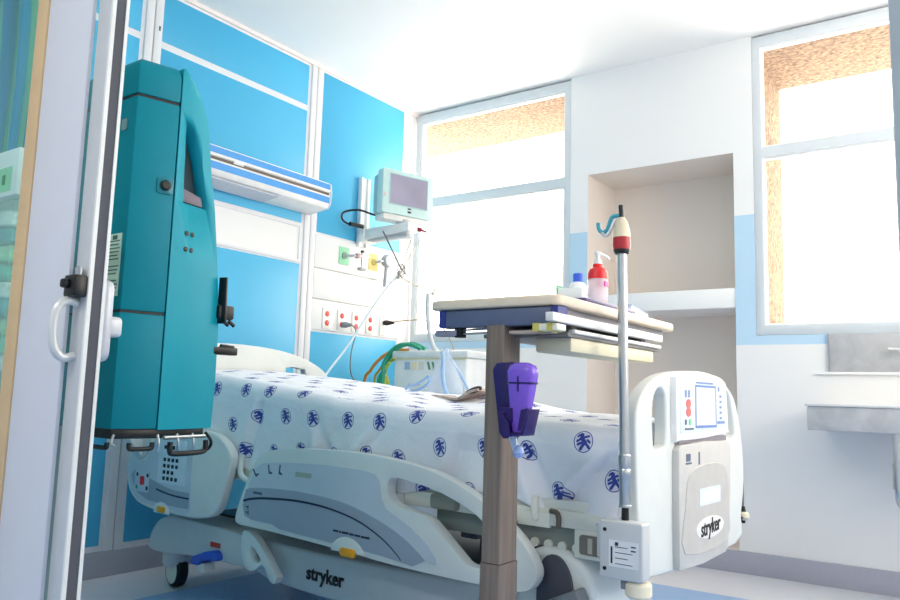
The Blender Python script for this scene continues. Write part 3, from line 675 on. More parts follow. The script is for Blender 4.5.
SZ = [(.70, 0.185), (.80, 0.190), (.95, 0.189), (1.10, 0.173), (1.25, 0.149), (1.35, 0.126), (1.42, 0.115), (1.48, 0.099), (1.52, 0.076), (1.55, 0.054), (1.568, 0.034), (1.577, 0.020)]
rings = []
for z, s in SZ:
    P0_ = Bv + Nv * -.001; C_ = Bv + Ev * s
    back = -1.862 + max(0, (z - 1.3)) * .35
    d_ = max(.02, s * .35)
    ring = [P0_ + Vector((0, .004, 0)), Bv + Ev * s * .35 + Nv * .003, Bv + Ev * s * .7 + Nv * .001, C_ - Nv * .006, C_ - Nv * .03 + Ev * .012 * min(1, s / .1),
            Vector((back + .05, C_.y + .012 * min(1, s / .1), 0)), Vector((back, C_.y - .01, 0)), Vector((back, 1.10, 0)), Vector((-1.79, 1.10, 0))]
    rings.append([(p.x, p.y, z) for p in ring])
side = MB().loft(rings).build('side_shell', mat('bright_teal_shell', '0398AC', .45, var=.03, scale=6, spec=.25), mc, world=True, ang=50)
def onE(s, z, k=0.0): v = Bv + Ev * s + Nv * k; return (v.x, v.y, z)
cut_pts = [(.022, 1.452), (.052, 1.432), (.085, 1.36), (.112, 1.265), (.112, 1.245), (.030, 1.245)]
cb = MB().loft([[onE(s, z, .03) for s, z in cut_pts], [onE(s, z, -.045) for s, z in cut_pts]])
cut = cb.build('handle_recess_cutter', black, mc, world=True)
md = side.modifiers.new('recess', 'BOOLEAN'); md.object = cut; md.operation = 'DIFFERENCE'; md.solver = 'EXACT'
bpy.context.view_layer.update()
me2 = bpy.data.meshes.new_from_object(side.evaluated_get(bpy.context.evaluated_depsgraph_get()))
side.modifiers.clear(); side.data = me2; bpy.data.objects.remove(cut)
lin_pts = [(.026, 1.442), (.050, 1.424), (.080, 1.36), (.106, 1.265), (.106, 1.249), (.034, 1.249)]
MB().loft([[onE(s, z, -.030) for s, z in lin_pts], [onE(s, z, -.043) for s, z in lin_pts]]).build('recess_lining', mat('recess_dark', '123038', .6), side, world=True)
MB().loft([[onE(s, z, -.006) for s, z in ((.034, 1.285), (.098, 1.275), (.106, 1.250), (.034, 1.250))], [onE(s, z, -.040) for s, z in ((.034, 1.285), (.098, 1.275), (.106, 1.250), (.034, 1.250))]]).build('recess_handle', mat('mauve_grey_handle', '6E6472', .5), side, bevel=.004, world=True)
for s in (.048, .066):
    for z in (1.173, 1.134):
        c_ = onE(s, z, .002); MB().lathe([(0, -.004), (.0062, -.004), (.0062, .002), (.004, .003), (0, .003)], M=Matrix.Translation(c_) @ Nv.to_track_quat('Z', 'Y').to_matrix().to_4x4(), n=14).build('vent_plug', black, side, world=True)
n14 = Vector((math.cos(math.radians(14)), -math.sin(math.radians(14)), 0))
Mk = Matrix.Translation((-1.6065, 1.062, 1.275)) @ n14.to_track_quat('Z', 'Y').to_matrix().to_4x4()
kn = MB().prism(rrect(-.020, -.020, .020, .020, .008), -.002, .004, 'xy', M=Mk).build('port_plate', mat('teal_port', '067B8A', .35), mc, bevel=.002, world=True)
MB().lathe([(.0, .0), (.0125, .0), (.0125, .010), (.009, .014), (0, .014)], M=Mk).build('port_plug', black, kn, world=True)
MB().prism(rrect(-1.677, 1.400, -1.655, 1.428, .004), .982, .987, 'xz').build('latch_badge', steel, mc, world=True)
lb = MB().box(-1.690, -1.640, .9825, .9848, 1.003, 1.150).build('instruction_label', mat('label_cream', 'D8E2D2', .6), mc, world=True)
pr_ = MB()
for k in range(15):
    if k in (4, 8): continue
    pr_.box(-1.684, -1.650 + (k * 7 % 5) * .0018, .9818, .9828, 1.012 + k * .0085, 1.0145 + k * .0085)
pr_.box(-1.674, -1.656, .9816, .9828, 1.136, 1.146)
pr_.build('label_print', mat('label_ink', '50605E', .7), lb, world=True)
# underside tray, hanging hooks and rails
foot = [L, A, B, onE(.168, 0)[:2], (-1.68, 1.27), (-1.85, 1.25)]
MB().prism([inset(p, .05) for p in foot], .680, .702, 'xy').build('underside_tray', black, mc, bevel=.003, world=True)
def loop(p0, p1, dz, name='hook_rail', r=.0055):
    a, b_ = Vector(p0), Vector(p1); t = (b_ - a) * .12
    pts = [a, a + Vector((0, 0, -dz * .7)), a + t + Vector((0, 0, -dz)), b_ - t + Vector((0, 0, -dz)), b_ + Vector((0, 0, -dz * .7)), b_]
    return MB().tube(cr([tuple(q) for q in pts], 4, False), r, 10).build(name, black, mc, world=True)
loop((-1.715, .992, .672), (-1.640, .988, .672), .012)
loop((-1.604, 1.020, .672), (-1.600, 1.075, .672), .014)
loop((-1.592, 1.118, .672), (-1.612, 1.232, .672), .028, r=.0065)
MB().tube([onE(.012, .682, .012), onE(.145, .682, .012)], .0048, 10).build('hook_bar', steel, mc, world=True)
for s in (-.005, .055, .105): MB().tube(cr([onE(s, .69, .010), onE(s, .668, .016), onE(s + .004, .652, .012)], 4, False), .0028, 8).build('hook', steel, mc, world=True)
MB().tube(cr([onE(.150, .690, .010), onE(.165, .672, .014), onE(.170, .656, .010), onE(.162, .648, .006), onE(.155, .656, .004)], 4, False), .004, 8).build('hook', black, mc, world=True)
MB().tube(cr([(-1.622, .992, .69), (-1.618, .986, .672), (-1.612, .992, .664)], 4, False), .0028, 8).build('hook', steel, mc, world=True)
# line holders on the far side
MB().loft([[(-1.640, 1.262, .965), (-1.614, 1.268, .965), (-1.616, 1.276, .965), (-1.642, 1.272, .965)], [(-1.640, 1.262, 1.085), (-1.616, 1.268, 1.085), (-1.618, 1.274, 1.085), (-1.642, 1.272, 1.085)]]).build('holder_plate', black, mc, bevel=.002, world=True)
MB().box(-1.655, -1.626, 1.258, 1.308, .977, 1.014).build('line_holder', black, mc, bevel=.006, world=True)
for y in (1.276, 1.295): MB().tube([(-1.632, y, .974), (-1.630, y + .016, .962)], .005).build('holder_pin', black, mc, world=True)
MB().box(-1.66, -1.635, 1.245, 1.333, .886, .906).build('tube_bracket', black, mc, bevel=.003, world=True)
MB().tube([(-1.645, 1.285, .908), (-1.645, 1.325, .906)], .006).build('bracket_pin', black, mc, world=True)
# stand
MB().cyl((-1.845, 1.0, .08), (-1.845, 1.0, .70), .022, n=20).build('stand_column', mat('stand_grey', '8C9498', .4), mc, world=True)
MB().box(-1.98, -1.54, .96, 1.24, .075, .115).build('stand_base', mat('stand_base_grey', 'B5BCC0', .5), mc, bevel=.015, seg=3, world=True)
for x in (-1.94, -1.58):
    for y in (1.0, 1.2):
        Mx = Matrix.Translation((x, y, .038)) @ Matrix.Rotation(PI / 2, 4, 'Y')
        MB().lathe([(0, -.014), (.036, -.014), (.038, 0), (.036, .014), (0, .014)], M=Mx).build('caster', black, mc, world=True)

# ------------------------------------------------------------------ overbed table
tb = thing('overbed_table', 'overbed table with pale top and brown pillar standing over the bed', 'table', (-.98, 1.7, 0))
wood_edge = mat('cream_table_edge', 'E4D2BC', .4)
MB().prism(rrect(-1.172, 1.545, -.804, 2.307, .022), 1.010, 1.034, 'xy').build('table_top', wood_edge, tb, bevel=.006, seg=3, world=True)
MB().prism(rrect(-1.166, 1.551, -.810, 2.301, .020), 1.0335, 1.0345, 'xy').build('top_laminate', mat('grey_laminate', 'D9D4CE', .4), tb, world=True)
blg = mat('blue_grey_metal', '5A6482', .45)
ap = MB().box(-1.143, -.812, 1.556, 1.600, .966, 1.008).build('apron', blg, tb, bevel=.003, world=True)
MB().box(-1.144, -1.124, 1.5545, 1.602, .9655, 1.0085).build('apron_cap', mat('indigo_cap', '2D3486', .4), ap, world=True)
MB().box(-.830, -.811, 1.5545, 1.602, .9655, 1.0085).build('apron_cap', mat('indigo_cap', '2D3486', .4), ap, world=True)
MB().box(-1.12, -.83, 1.60, 2.27, .985, 1.010).build('top_carrier', mat('carrier_grey', '8A8A92', .5), tb, world=True)
MB().box(-.822, -.802, 1.515, 2.195, .970, .990).build('side_runner', mat('runner_white', 'E8E6E4', .4), tb, bevel=.002, world=True)
MB().box(-1.04, -.808, 1.60, 2.18, .941, .951).build('mirror_tray', mat('tray_grey', '7A7878', .5), tb, bevel=.002, world=True)
MB().box(-.818, -.800, 1.62, 2.178, .950, .959).build('tray_lip', mat('runner_white', 'E8E6E4', .4), tb, bevel=.002, world=True)
for y in (1.66, 2.10): MB().box(-1.02, -.83, y, y + .03, .950, .99).build('tray_hanger', mat('carrier_grey', '8A8A92', .5), tb, world=True)
MB().box(-.908, -.812, 1.625, 2.15, .907, .942).build('drawer', mat('drawer_cream', 'E0D8BC', .5), tb, bevel=.006, world=True)
lc = MB().box(-.860, -.800, 1.530, 1.575, .950, .966).build('top_latch', mat('latch_ivory', 'E6E3D2', .4), tb, bevel=.003, world=True)
for a in ((-.862, -.846), (-.826, -.812)): MB().box(*a, 1.529, 1.577, .949, .967).build('latch_band', mat('latch_yellow', 'C8BC5A', .5), lc, world=True)
MB().box(-.945, -.835, 1.565, 1.60, .948, .955).build('latch_rod', mat('rod_tan', 'B9A79C', .4), tb, world=True)
MB().box(-1.165, -1.098, 1.565, 1.592, .945, .961).build('height_lever', mat('lever_grey', '8C8CA0', .4), tb, bevel=.004, world=True)
for z in (.951, .960): MB().tube([(-1.10, 1.578, z), (-1.0, 1.585, z + .003)], .003).build('lever_rod', steel, tb, world=True)
MB().box(-1.105, -1.085, 1.568, 1.590, .942, .97).build('lever_pivot', black, tb, world=True)
pil_m = laminate('brown_grey_pillar', '6F625B', '85766C', (90, 90, 4))
MB().prism(rrect(-1.002, 1.550, -.951, 1.632, .007), .42, .968, 'xy').build('pillar', pil_m, tb, world=True)
MB().prism(rrect(-1.004, 1.548, -.949, 1.634, .007), .06, .418, 'xy').build('pillar_sleeve', pil_m, tb, world=True)
MB().box(-1.20, -.76, 1.555, 1.615, .045, .085).build('foot_bar', pil_m, tb, bevel=.008, world=True)
for x in (-1.20, -.80):
    MB().box(x, x + .04, 1.555, 2.20, .05, .08).build('base_leg', pil_m, tb, bevel=.006, world=True)
    for y in (1.575, 2.18):
        MB().lathe([(0, -.012), (.022, -.012), (.025, 0), (.022, .012), (0, .012)], M=Matrix.Translation((x + .02, y, .025)) @ Matrix.Rotation(PI / 2, 4, 'Y')).build('caster', black, tb, world=True)

# purple holder and cup clipped to the pillar
ph = thing('cup_holder', 'dark purple plastic holder clipped to the brown table pillar', 'holder', (-.94, 1.54, .70))
dp_ = mat('dark_purple_plastic', '220C5C', .35); lp_m = mat('violet_plastic', '7A55D0', .22, coat=.3)
MB().prism([(-.968, .862), (-.958, .877), (-.915, .880), (-.898, .862), (-.893, .72), (-.902, .708), (-.936, .704), (-.947, .718)], 1.531, 1.5485, 'xz').build('back_plate', dp_, ph, bevel=.003, world=True)
MB().prism([(-.921, .766), (-.914, .712), (-.862, .715), (-.848, .774), (-.856, .774), (-.867, .722), (-.906, .720), (-.913, .766)], 1.495, 1.545, 'xz').build('pocket', dp_, ph, bevel=.001, world=True)
MB().prism([(-.921, .766), (-.914, .712), (-.893, .712), (-.897, .742)], 1.490, 1.497, 'xz').build('pocket_lip', dp_, ph, world=True)
MB().prism([(-.848, .776), (-.862, .727), (-.874, .726), (-.866, .772)], 1.490, 1.497, 'xz').build('pocket_lip', dp_, ph, world=True)
MB().box(-.93, -.895, 1.50, 1.535, .745, .775).build('pocket_arm', dp_, ph, world=True)
cp = thing('flask', 'violet tapered plastic flask with rounded top sitting in the dark purple holder', 'flask', (-.883, 1.52, .722))
def oval(cx, cy, a, b_, z):
    o = []
    for k in range(32):
        t = 2 * PI * k / 32; c, d_ = math.cos(t), math.sin(t)
        o.append((cx + a * math.copysign(abs(c) ** .6, c), cy + b_ * math.copysign(abs(d_) ** .6, d_), z))
    return o
fx, fy = -.8795, 1.520
MB().loft([oval(fx - .006, fy, .015, .013, .722), oval(fx - .005, fy, .020, .015, .74), oval(fx - .002, fy, .028, .019, .80), oval(fx, fy, .0345, .021, .846), oval(fx, fy, .035, .021, .858), oval(fx, fy, .029, .018, .870), oval(fx, fy, .014, .010, .877)]).build('flask_body', lp_m, cp, world=True, ang=60)
MB().loft([oval(fx, fy, .0338, .0212, .829), oval(fx, fy, .0342, .0214, .833)]).build('flask_band', dp_, cp, world=True)
MB().box(fx - .002, fx + .001, fy - .0225, fy - .019, .812, .846).build('flask_mark', dp_, cp, world=True)
dr = thing('drip_tip', 'small clear blue rounded tip hanging below the purple holder', 'tip', (-.91, 1.58, .68))
MB().lathe([(0, -.012), (.010, -.010), (.014, 0), (.010, .010), (.004, .016), (0, .017)], (-.893, 1.53, .676)).build('tip_bulb', mat('pale_blue_gel', '8FA6DA', .15), dr, world=True)
MB().prism([(-.920, .716), (-.903, .716), (-.888, .672), (-.894, .662), (-.902, .668)], 1.525, 1.534, 'xz').build('tip_tongue', mat('clear_blue_strip', 'C3D0EE', .2), dr, bevel=.002, world=True)

# ------------------------------------------------------------------ drip stand in the bed's corner socket
iv = thing('drip_pole', 'chrome drip pole with red and cream head, rising from the foot corner of the bed', 'pole', tuple(BO + Matrix.Rotation(BRZ, 3, 'Z') @ Vector((2.042, -.007, .518))))
iv.rotation_euler = (0, -.016, 0)
ROOTM[iv.name] = Matrix.Translation(iv.location) @ Matrix.Rotation(0, 4, 'Z')
def ivb(): return MB()
MB().lathe([(0, .03), (.015, .03), (.015, .034), (.0135, .036), (.0135, .10), (.0155, .105), (.0155, .116), (.0135, .120), (.0150, .128), (.0150, .150), (.012, .154), (0, .154)], n=28).build('lower_sleeve', steel, iv)
MB().cyl((0, 0, .15), (0, 0, .655), .0118, n=28).build('upper_tube', steel, iv)
MB().lathe([(0, .640), (.017, .640), (.0205, .648), (.0205, .652), (0, .652)], n=28).build('collar_ring', black, iv)
MB().lathe([(0, .651), (.0205, .651), (.0225, .662), (.0215, .682), (0, .682)], n=28).build('red_band', mat('deep_red_band', 'B02430', .35), iv)
MB().lathe([(0, .681), (.0222, .681), (.021, .698), (.0155, .720), (.009, .732), (0, .734)], n=28).build('cream_cone', mat('cream_cone', 'DCCFB4', .4), iv)
MB().tube(cr([(0, 0, .722), (.0005, 0, .740), (-.001, 0, .764)], 3, False), .0062, 12).build('pole_tip', black, iv)
MB().tube(cr([(-.004, 0, .738), (-.022, 0, .738), (-.030, 0, .726), (-.038, 0, .706), (-.050, 0, .700), (-.060, 0, .710), (-.062, 0, .726)], 5, False), .0052, 10).build('hook', mat('teal_hook', '3FA3B8', .35), iv)
MB().tube(cr([(-.012, -.004, .730), (-.024, -.008, .706), (-.028, -.012, .694), (-.038, -.014, .688), (-.046, -.014, .696)], 5, False), .0045, 10).build('hook', mat('silver_hook', 'B9BEC4', .35, .4), iv)
MB().cyl((0, 0, .0), (0, 0, .035), .0085).build('locking_pin', black, iv)
#==MORE2==
# ------------------------------------------------------------------ things on the overbed table
tr = thing('document_tray', 'flat dark violet folder tray lying near the edge of the overbed table', 'tray', (-.86, 1.86, 1.0345))
MB().prism(rrect(-.935, 1.70, -.812, 2.02, .008), 1.0347, 1.044, 'xy').build('tray_base', mat('dark_violet_tray', '4B3F74', .4), tr, bevel=.002, world=True)
MB().prism(rrect(-.925, 1.71, -.822, 2.01, .006), 1.044, 1.047, 'xy').build('tray_liner', mat('tray_liner', 'D6D8EA', .5), tr, world=True)
sb = thing('sanitiser_bottle', 'clear hand sanitiser bottle with red shoulder and white pump on the table tray', 'bottle', (-.850, 1.850, 1.0472))
def Lp(prof, name, m, parent, o, n=28): return MB().lathe([(r, z) for r, z in prof], o, n).build(name, m, parent, world=True)
o_ = (-.850, 1.850, 1.0472)
Lp([(0, 0), (.024, 0), (.026, .004), (.026, .062), (.0255, .064), (0, .064)], 'bottle_body', clear_plastic('clear_pink_plastic', 'F7E6EA', .55), sb, o_)
Lp([(0, .006), (.0235, .006), (.0235, .034), (0, .034)], 'bottle_label', mat('white_label', 'F2EEF2', .5), sb, o_)
Lp([(0, .0641), (.0262, .0641), (.0262, .078), (.022, .090), (.013, .096), (.013, .104), (0, .104)], 'bottle_shoulder', red, sb, o_)
MB().box(-.846, -.823, 1.838, 1.858, 1.090, 1.104).build('magenta_mark', mat('magenta_print', 'EE3AA0', .4), sb, world=True)
Lp([(0, .104), (.011, .104), (.011, .114), (.005, .116), (.005, .130), (.009, .131), (.009, .137), (0, .137)], 'pump_collar', white, sb, o_)
MB().tube(cr([(-.850, 1.838, 1.181), (-.850, 1.86, 1.182), (-.850, 1.905, 1.181), (-.850, 1.918, 1.176)], 4, False), .004, 10).build('pump_spout', white, sb, world=True)
wb2 = thing('white_bottle', 'small white plastic bottle with blue screw cap beside the red sanitiser bottle', 'bottle', (-.868, 1.770, 1.0472))
o_ = (-.868, 1.770, 1.0472)
Lp([(0, 0), (.021, 0), (.0225, .003), (.0225, .036), (.018, .044), (.012, .047), (0, .047)], 'bottle_body', mat('white_bottle_plastic', 'F4F5F7', .35), wb2, o_)
Lp([(0, .047), (.0125, .047), (.0125, .067), (.011, .069), (0, .069)], 'bottle_cap', mat('blue_cap', '3C66E0', .35), wb2, o_)
bxx = thing('tissue_box', 'low white carton with green edge, at the near end of the table tray', 'box', (-.90, 1.735, 1.0472))
MB().box(-.895, -.828, 1.712, 1.742, 1.0472, 1.072).build('carton', mat('white_carton', 'F3F5F3', .6), bxx, bevel=.002, world=True)
MB().box(-.900, -.8955, 1.712, 1.742, 1.0472, 1.082).build('carton_flap', mat('green_flap', '9FCDB4', .6), bxx, world=True)
pp = thing('paper_pad', 'pale blue stapled paper pad leaning on the far end of the table', 'paper', (-.87, 2.11, 1.0345))
MB().prism([(2.025, 1.0350), (2.165, 1.0350), (2.155, 1.050), (2.035, 1.064)], -.92, -.832, 'yz').build('pages', mat('pale_blue_paper', 'E2E9F4', .6), pp, bevel=.001, world=True)
MB().prism([(2.03, 1.0642), (2.156, 1.0502), (2.156, 1.0515), (2.03, 1.0655)], -.922, -.830, 'yz').build('cover_sheet', mat('cover_blue', 'C8D6EA', .6), pp, world=True)

# ------------------------------------------------------------------ headwall fittings
wlm = thing('bed_lamp', 'long white and blue striped wall lamp box over the head of the bed', 'lamp', (HX + .014, 2.47, 1.86))
LY0, LY1 = 1.99, 2.962
X0_ = HX + .0145
lampw = mat('lamp_white', 'E9E8E8', .4); lampb = mat('lamp_blue_strip', '4E9FE6', .4)
MB().prism([(X0_, 1.772), (X0_, 1.975), (HX + .165, 1.934), (HX + .182, 1.926), (HX + .182, 1.815), (HX + .165, 1.790)], LY0, LY1, 'xz').build('lamp_housing', lampw, wlm, bevel=.004, world=True)
MB().box(HX + .181, HX + .184, LY0 + .004, LY1 - .006, 1.892, 1.922).build('blue_stripe', lampb, wlm, world=True)
MB().box(HX + .181, HX + .184, LY0 + .004, LY1 - .006, 1.816, 1.850).build('blue_stripe', lampb, wlm, world=True)
MB().box(HX + .181, HX + .186, LY0 + .004, LY1 - .012, 1.860, 1.872).build('lamp_slot', mat('slot_brown', '6E625A', .6), wlm, bevel=.001, world=True)
MB().box(HX + .181, HX + .190, LY0 + .004, LY1 - .006, 1.875, 1.889).build('lamp_lip', lampw, wlm, bevel=.002, world=True)
MB().box(HX + .184, HX + .192, 2.30, 2.36, 1.864, 1.882).build('lamp_switch', lampw, wlm, bevel=.002, world=True)
MB().prism([(HX + .035, 1.7725), (HX + .155, 1.786), (HX + .155, 1.779), (HX + .035, 1.7655)], LY0 + .02, 2.62, 'xz').build('lamp_diffuser', mat('frosted_diffuser', 'C6CAD6', .5), wlm, world=True)
MB().prism([(HX + .016, 1.772), (HX + .016, 1.94), (HX + .160, 1.934), (HX + .184, 1.925), (HX + .190, 1.87), (HX + .184, 1.812), (HX + .165, 1.788)], LY1, LY1 + .008, 'xz').build('lamp_end_cap', mat('end_cap_white', 'DCE6F4', .4), wlm, bevel=.003, world=True)

rl = MB().box(HX + .007, HX + .036, 3.372, 3.392, 1.665, 2.092).box(HX + .007, HX + .024, 3.39, 3.432, 1.665, 2.092).box(HX + .007, HX + .036, 3.430, 3.452, 1.665, 2.092).build('equipment_rail', mat('rail_white', 'F1F0F0', .4), None, bevel=.003)
tag(rl, 'vertical white mounting rail on the blue wall panel beside the monitor', 'rail')
MB().box(HX + .024, HX + .027, 3.404, 3.416, 1.60, 1.62).build('rail_screw', darkgrey, rl)
mo = thing('patient_monitor', 'pale mint patient monitor with grey screen on a white wall arm', 'monitor', (-2.80, 3.43, 1.93))
MB().prism([(3.35, 1.690), (3.47, 1.690), (3.47, 1.772), (3.35, 1.772)], HX + .036, HX + .085, 'yz').build('arm_clamp', mat('arm_white', 'E6EAEA', .4), mo, bevel=.005, world=True)
MB().loft([[(-3.05, 3.36, 1.70), (-3.05, 3.46, 1.70), (-3.05, 3.46, 1.765), (-3.05, 3.36, 1.765)], [(-2.72, 3.37, 1.725), (-2.72, 3.46, 1.725), (-2.72, 3.46, 1.775), (-2.72, 3.37, 1.775)]]).build('support_arm', mat('arm_white', 'E6EAEA', .4), mo, bevel=.006, world=True)
MB().box(-3.04, -2.74, 3.385, 3.45, 1.694, 1.712).build('arm_underside', mat('arm_grey', 'B5BDC4', .4), mo, bevel=.003, world=True)
ma = math.radians(17)
MM = Matrix.Translation((-2.76, 3.41, 1.95)) @ Matrix.Rotation(-ma + PI / 2 + PI, 4, 'Z')   # local -y faces the room ... x runs along the screen
MM = Matrix.Translation((-2.76, 3.41, 1.95)) @ frame((0, 0, 0), (math.sin(ma), math.cos(ma), 0), (0, 0, 1))
mint = mat('pale_mint_plastic', 'C9E6E4', .4)
MB().prism(rrect(-.175, -.130, .178, .128, .012), -.06, .0, 'xy', M=MM).build('monitor_body', mint, mo, bevel=.006, world=True)
MB().prism(rrect(-.155, -.125, .155, .115, .02), -.135, -.058, 'xy', M=MM).build('monitor_back', mat('back_grey_mint', 'A9C6CA', .5), mo, bevel=.012, world=True)
MB().prism([(-.125, -.072), (.133, -.072), (.133, .100), (-.125, .100)], -.002, .0025, 'xy', M=MM).build('screen', mat('grey_violet_screen', '9B98AE', .25, var=.12, scale=5), mo, world=True)
MB().prism([(-.130, -.077), (.138, -.077), (.138, .105), (-.130, .105)], -.001, .0035, 'xy', holes=[[(-.125, -.072), (.133, -.072), (.133, .100), (-.125, .100)]], M=MM).build('screen_bezel', mat('bezel_mint', 'A8C9CE', .4), mo, world=True)
MB().prism(rrect(.0, -.092, .022, -.083, .003), -.001, .004, 'xy', M=MM).build('monitor_button', mat('button_slate', '4D5A66', .4), mo, world=True)
MB().prism(rrect(.0, -.112, .022, -.102, .003), -.001, .004, 'xy', M=MM).build('monitor_button', mat('button_ink', '1F2530', .4), mo, world=True)
MB().prism(rrect(-.165, -.035, -.150, -.015, .004), -.001, .003, 'xy', M=MM).build('alarm_lamp', mat('alarm_pink', 'E3C6C4', .4), mo, world=True)
MB().prism(rrect(-.158, -.165, .165, -.131, .01), -.10, -.01, 'xy', M=MM).build('monitor_base', mat('base_white', 'EBE9E6', .4), mo, bevel=.004, world=True)
MB().cyl((-2.80, 3.42, 1.755), (-2.80, 3.42, 1.80), .04).build('swivel', mat('arm_grey', 'B5BDC4', .4), mo, world=True)
kn = MB().cyl((-2.735, 3.47, 1.752), (-2.715, 3.49, 1.748), .012).build('lock_knob', mat('maroon_knob', '93233A', .4), mo, world=True)
MB().cyl((-2.715, 3.49, 1.748), (-2.700, 3.515, 1.74), .007).build('knob_stem', mat('maroon_knob', '93233A', .4), kn, world=True)
def wire(name, pts, r, m, label, cat, group=None, n=8):
    o = MB().tube(cr(pts, 6, False), r, n).build(name, m, None)
    return tag(o, label, cat, group)
bc = wire('power_lead', [(-3.045, 3.345, 1.775), (-3.06, 3.27, 1.770), (-3.075, 3.205, 1.79), (-3.07, 3.205, 1.835), (-3.03, 3.29, 1.862), (-2.98, 3.38, 1.845), (-2.92, 3.43, 1.85), (-2.872, 3.45, 1.88)], .0062, black, 'black looped power lead behind the mint patient monitor', 'cable')
MB().cyl((-3.05, 3.24, 1.772), (-3.045, 3.345, 1.775), .013).build('lead_plug', black, bc)

# electrical outlets: white plates with red sockets
def outlet(y, z, label, reds=2):
    t = thing('wall_outlet', label, 'outlet', (HX + .0122, y, z), 0, 'outlets on the white service row')
    MB().prism(rrect(-.036, -.060, .036, .060, .006), .0, .006, 'yz').build('outlet_plate', mat('outlet_plate_white', 'F0EDEB', .4), t, bevel=.0015)
    for dz in ((.026, -.026)[:reds]):
        MB().lathe([(0, 0), (.0165, 0), (.0165, .004), (.013, .006), (0, .006)], M=Matrix.Translation((.004, 0, dz)) @ Matrix.Rotation(PI / 2, 4, 'Y'), n=20).build('socket', mat('red_socket', 'E8504C', .4), t)
    return t
outlet(3.150, 1.212, 'white outlet plate with two bare red sockets, nearest the panel post')
outlet(3.272, 1.212, 'white outlet plate with a grey plug in its lower red socket')
outlet(3.395, 1.212, 'white outlet plate with two bare red sockets, between the grey plug and the tubing')
outlet(3.520, 1.212, 'white outlet plate with two red sockets crossed by the long white tube')
outlet(3.645, 1.212, 'white outlet plate holding the black plug', 0)
g1_ = wire('plug_cord', [(-3.075, 3.272, 1.186), (-3.05, 3.305, 1.18), (-3.035, 3.315, 1.14), (-3.04, 3.29, 1.03), (-3.04, 3.288, .93), (-3.03, 3.315, .87), (-2.98, 3.37, .84), (-2.9, 3.42, .70), (-2.9, 3.45, .40), (-2.9, 3.5, .02)], .0038, mat('grey_cord', '7E868C', .5), 'thin grey cord with grey plug hanging from the second outlet', 'cord')
MB().lathe([(0, 0), (.016, 0), (.018, .02), (.010, .05), (.005, .058), (0, .058)], M=Matrix.Translation((HX + .022, 3.272, 1.186)) @ Matrix.Rotation(PI / 2, 4, 'Y') @ Matrix.Rotation(-.5, 4, 'X'), n=16).build('plug', mat('grey_plug', '8F959C', .5), g1_)
g2_ = wire('plug_cord', [(-3.07, 3.665, 1.236), (-2.98, 3.72, 1.25), (-2.88, 3.76, 1.25), (-2.75, 3.78, 1.20), (-2.62, 3.72, 1.05), (-2.56, 3.60, .90), (-2.56, 3.51, .80)], .0036, mat('tan_cord', 'A8946A', .5), 'thin tan cord with black plug running from the last outlet', 'cord')
MB().lathe([(0, 0), (.015, 0), (.018, .02), (.010, .055), (.005, .07), (0, .07)], M=Matrix.Translation((HX + .0185, 3.645, 1.232)) @ Matrix.Rotation(PI / 2, 4, 'Y') @ Matrix.Rotation(-.35, 4, 'X'), n=16).build('plug', mat('dark_brown_plug', '2B2024', .5), g2_)

# medical gas points
def gas(y, z, m, label, mk):
    t = thing('gas_outlet', label, 'gas outlet', (HX + .0122, y, z), 0, None)
    MB().prism(rrect(-.042, -.052, .042, .052, .004), 0, .004, 'yz').build('gas_plate', m, t, bevel=.001)
    MB().lathe([(0, 0), (.020, 0), (.020, .010), (.012, .014), (0, .014)], M=Matrix.Translation((.003, 0, 0)) @ Matrix.Rotation(PI / 2, 4, 'Y'), n=20).build('gas_valve', mk, t)
    return t
gas(3.268, 1.592, mat('mint_green_plate', '9FE0B8', .5), 'mint green gas outlet plate on the white service row', mat('valve_sage', '8DA79A', .4))
gas(3.528, 1.595, mat('pale_yellow_plate', 'F2DE8E', .5), 'pale yellow gas outlet plate beside the round flowmeter', mat('valve_straw', 'C8B56A', .4))
ga = thing('gas_adapter', 'small metal adapter with a dark knob plugged into the green gas plate', 'adapter', (-3.07, 3.36, 1.60))
MB().tube([(HX + .029, 3.268, 1.592), (-3.06, 3.30, 1.595), (-3.06, 3.43, 1.607)], .007).build('adapter_tube', steel, ga, world=True)
MB().cyl((-3.06, 3.318, 1.596), (-3.06, 3.340, 1.599), .015).build('adapter_nut', mat('rose_nut', 'C49AA0', .4), ga, world=True)
MB().cyl((-3.06, 3.37, 1.53), (-3.06, 3.37, 1.622), .008).build('adapter_stem', steel, ga, world=True)
MB().cyl((-3.06, 3.37, 1.622), (-3.06, 3.37, 1.636), .012).build('adapter_knob', darkgrey, ga, world=True)
MB().box(-3.075, -3.045, 3.345, 3.395, 1.515, 1.533).build('adapter_foot', mat('adapter_grey', 'A9ABB0', .4), ga, bevel=.004, world=True)
fm = thing('flowmeter', 'grey round oxygen flowmeter with downward tube at the yellow gas plate', 'flowmeter', (-3.06, 3.61, 1.61))
MB().tube([(HX + .029, 3.528, 1.595), (-3.07, 3.55, 1.602), (-3.07, 3.60, 1.610)], .007).build('flow_tube', steel, fm, world=True)
MB().lathe([(0, -.02), (.036, -.02), (.042, -.01), (.042, .01), (.036, .02), (0, .02)], M=Matrix.Translation((-3.07, 3.612, 1.612)) @ Matrix.Rotation(PI / 2, 4, 'Y'), n=24).build('dial', mat('dial_grey', 'A6A9B4', .4), fm, world=True)
MB().cyl((-3.075, 3.60, 1.45), (-3.07, 3.605, 1.58), .012).build('flow_column', mat('dial_grey', 'A6A9B4', .4), fm, world=True)
MB().tube([(-3.07, 3.65, 1.615), (-3.07, 3.71, 1.622)], .006).build('flow_outlet', steel, fm, world=True)
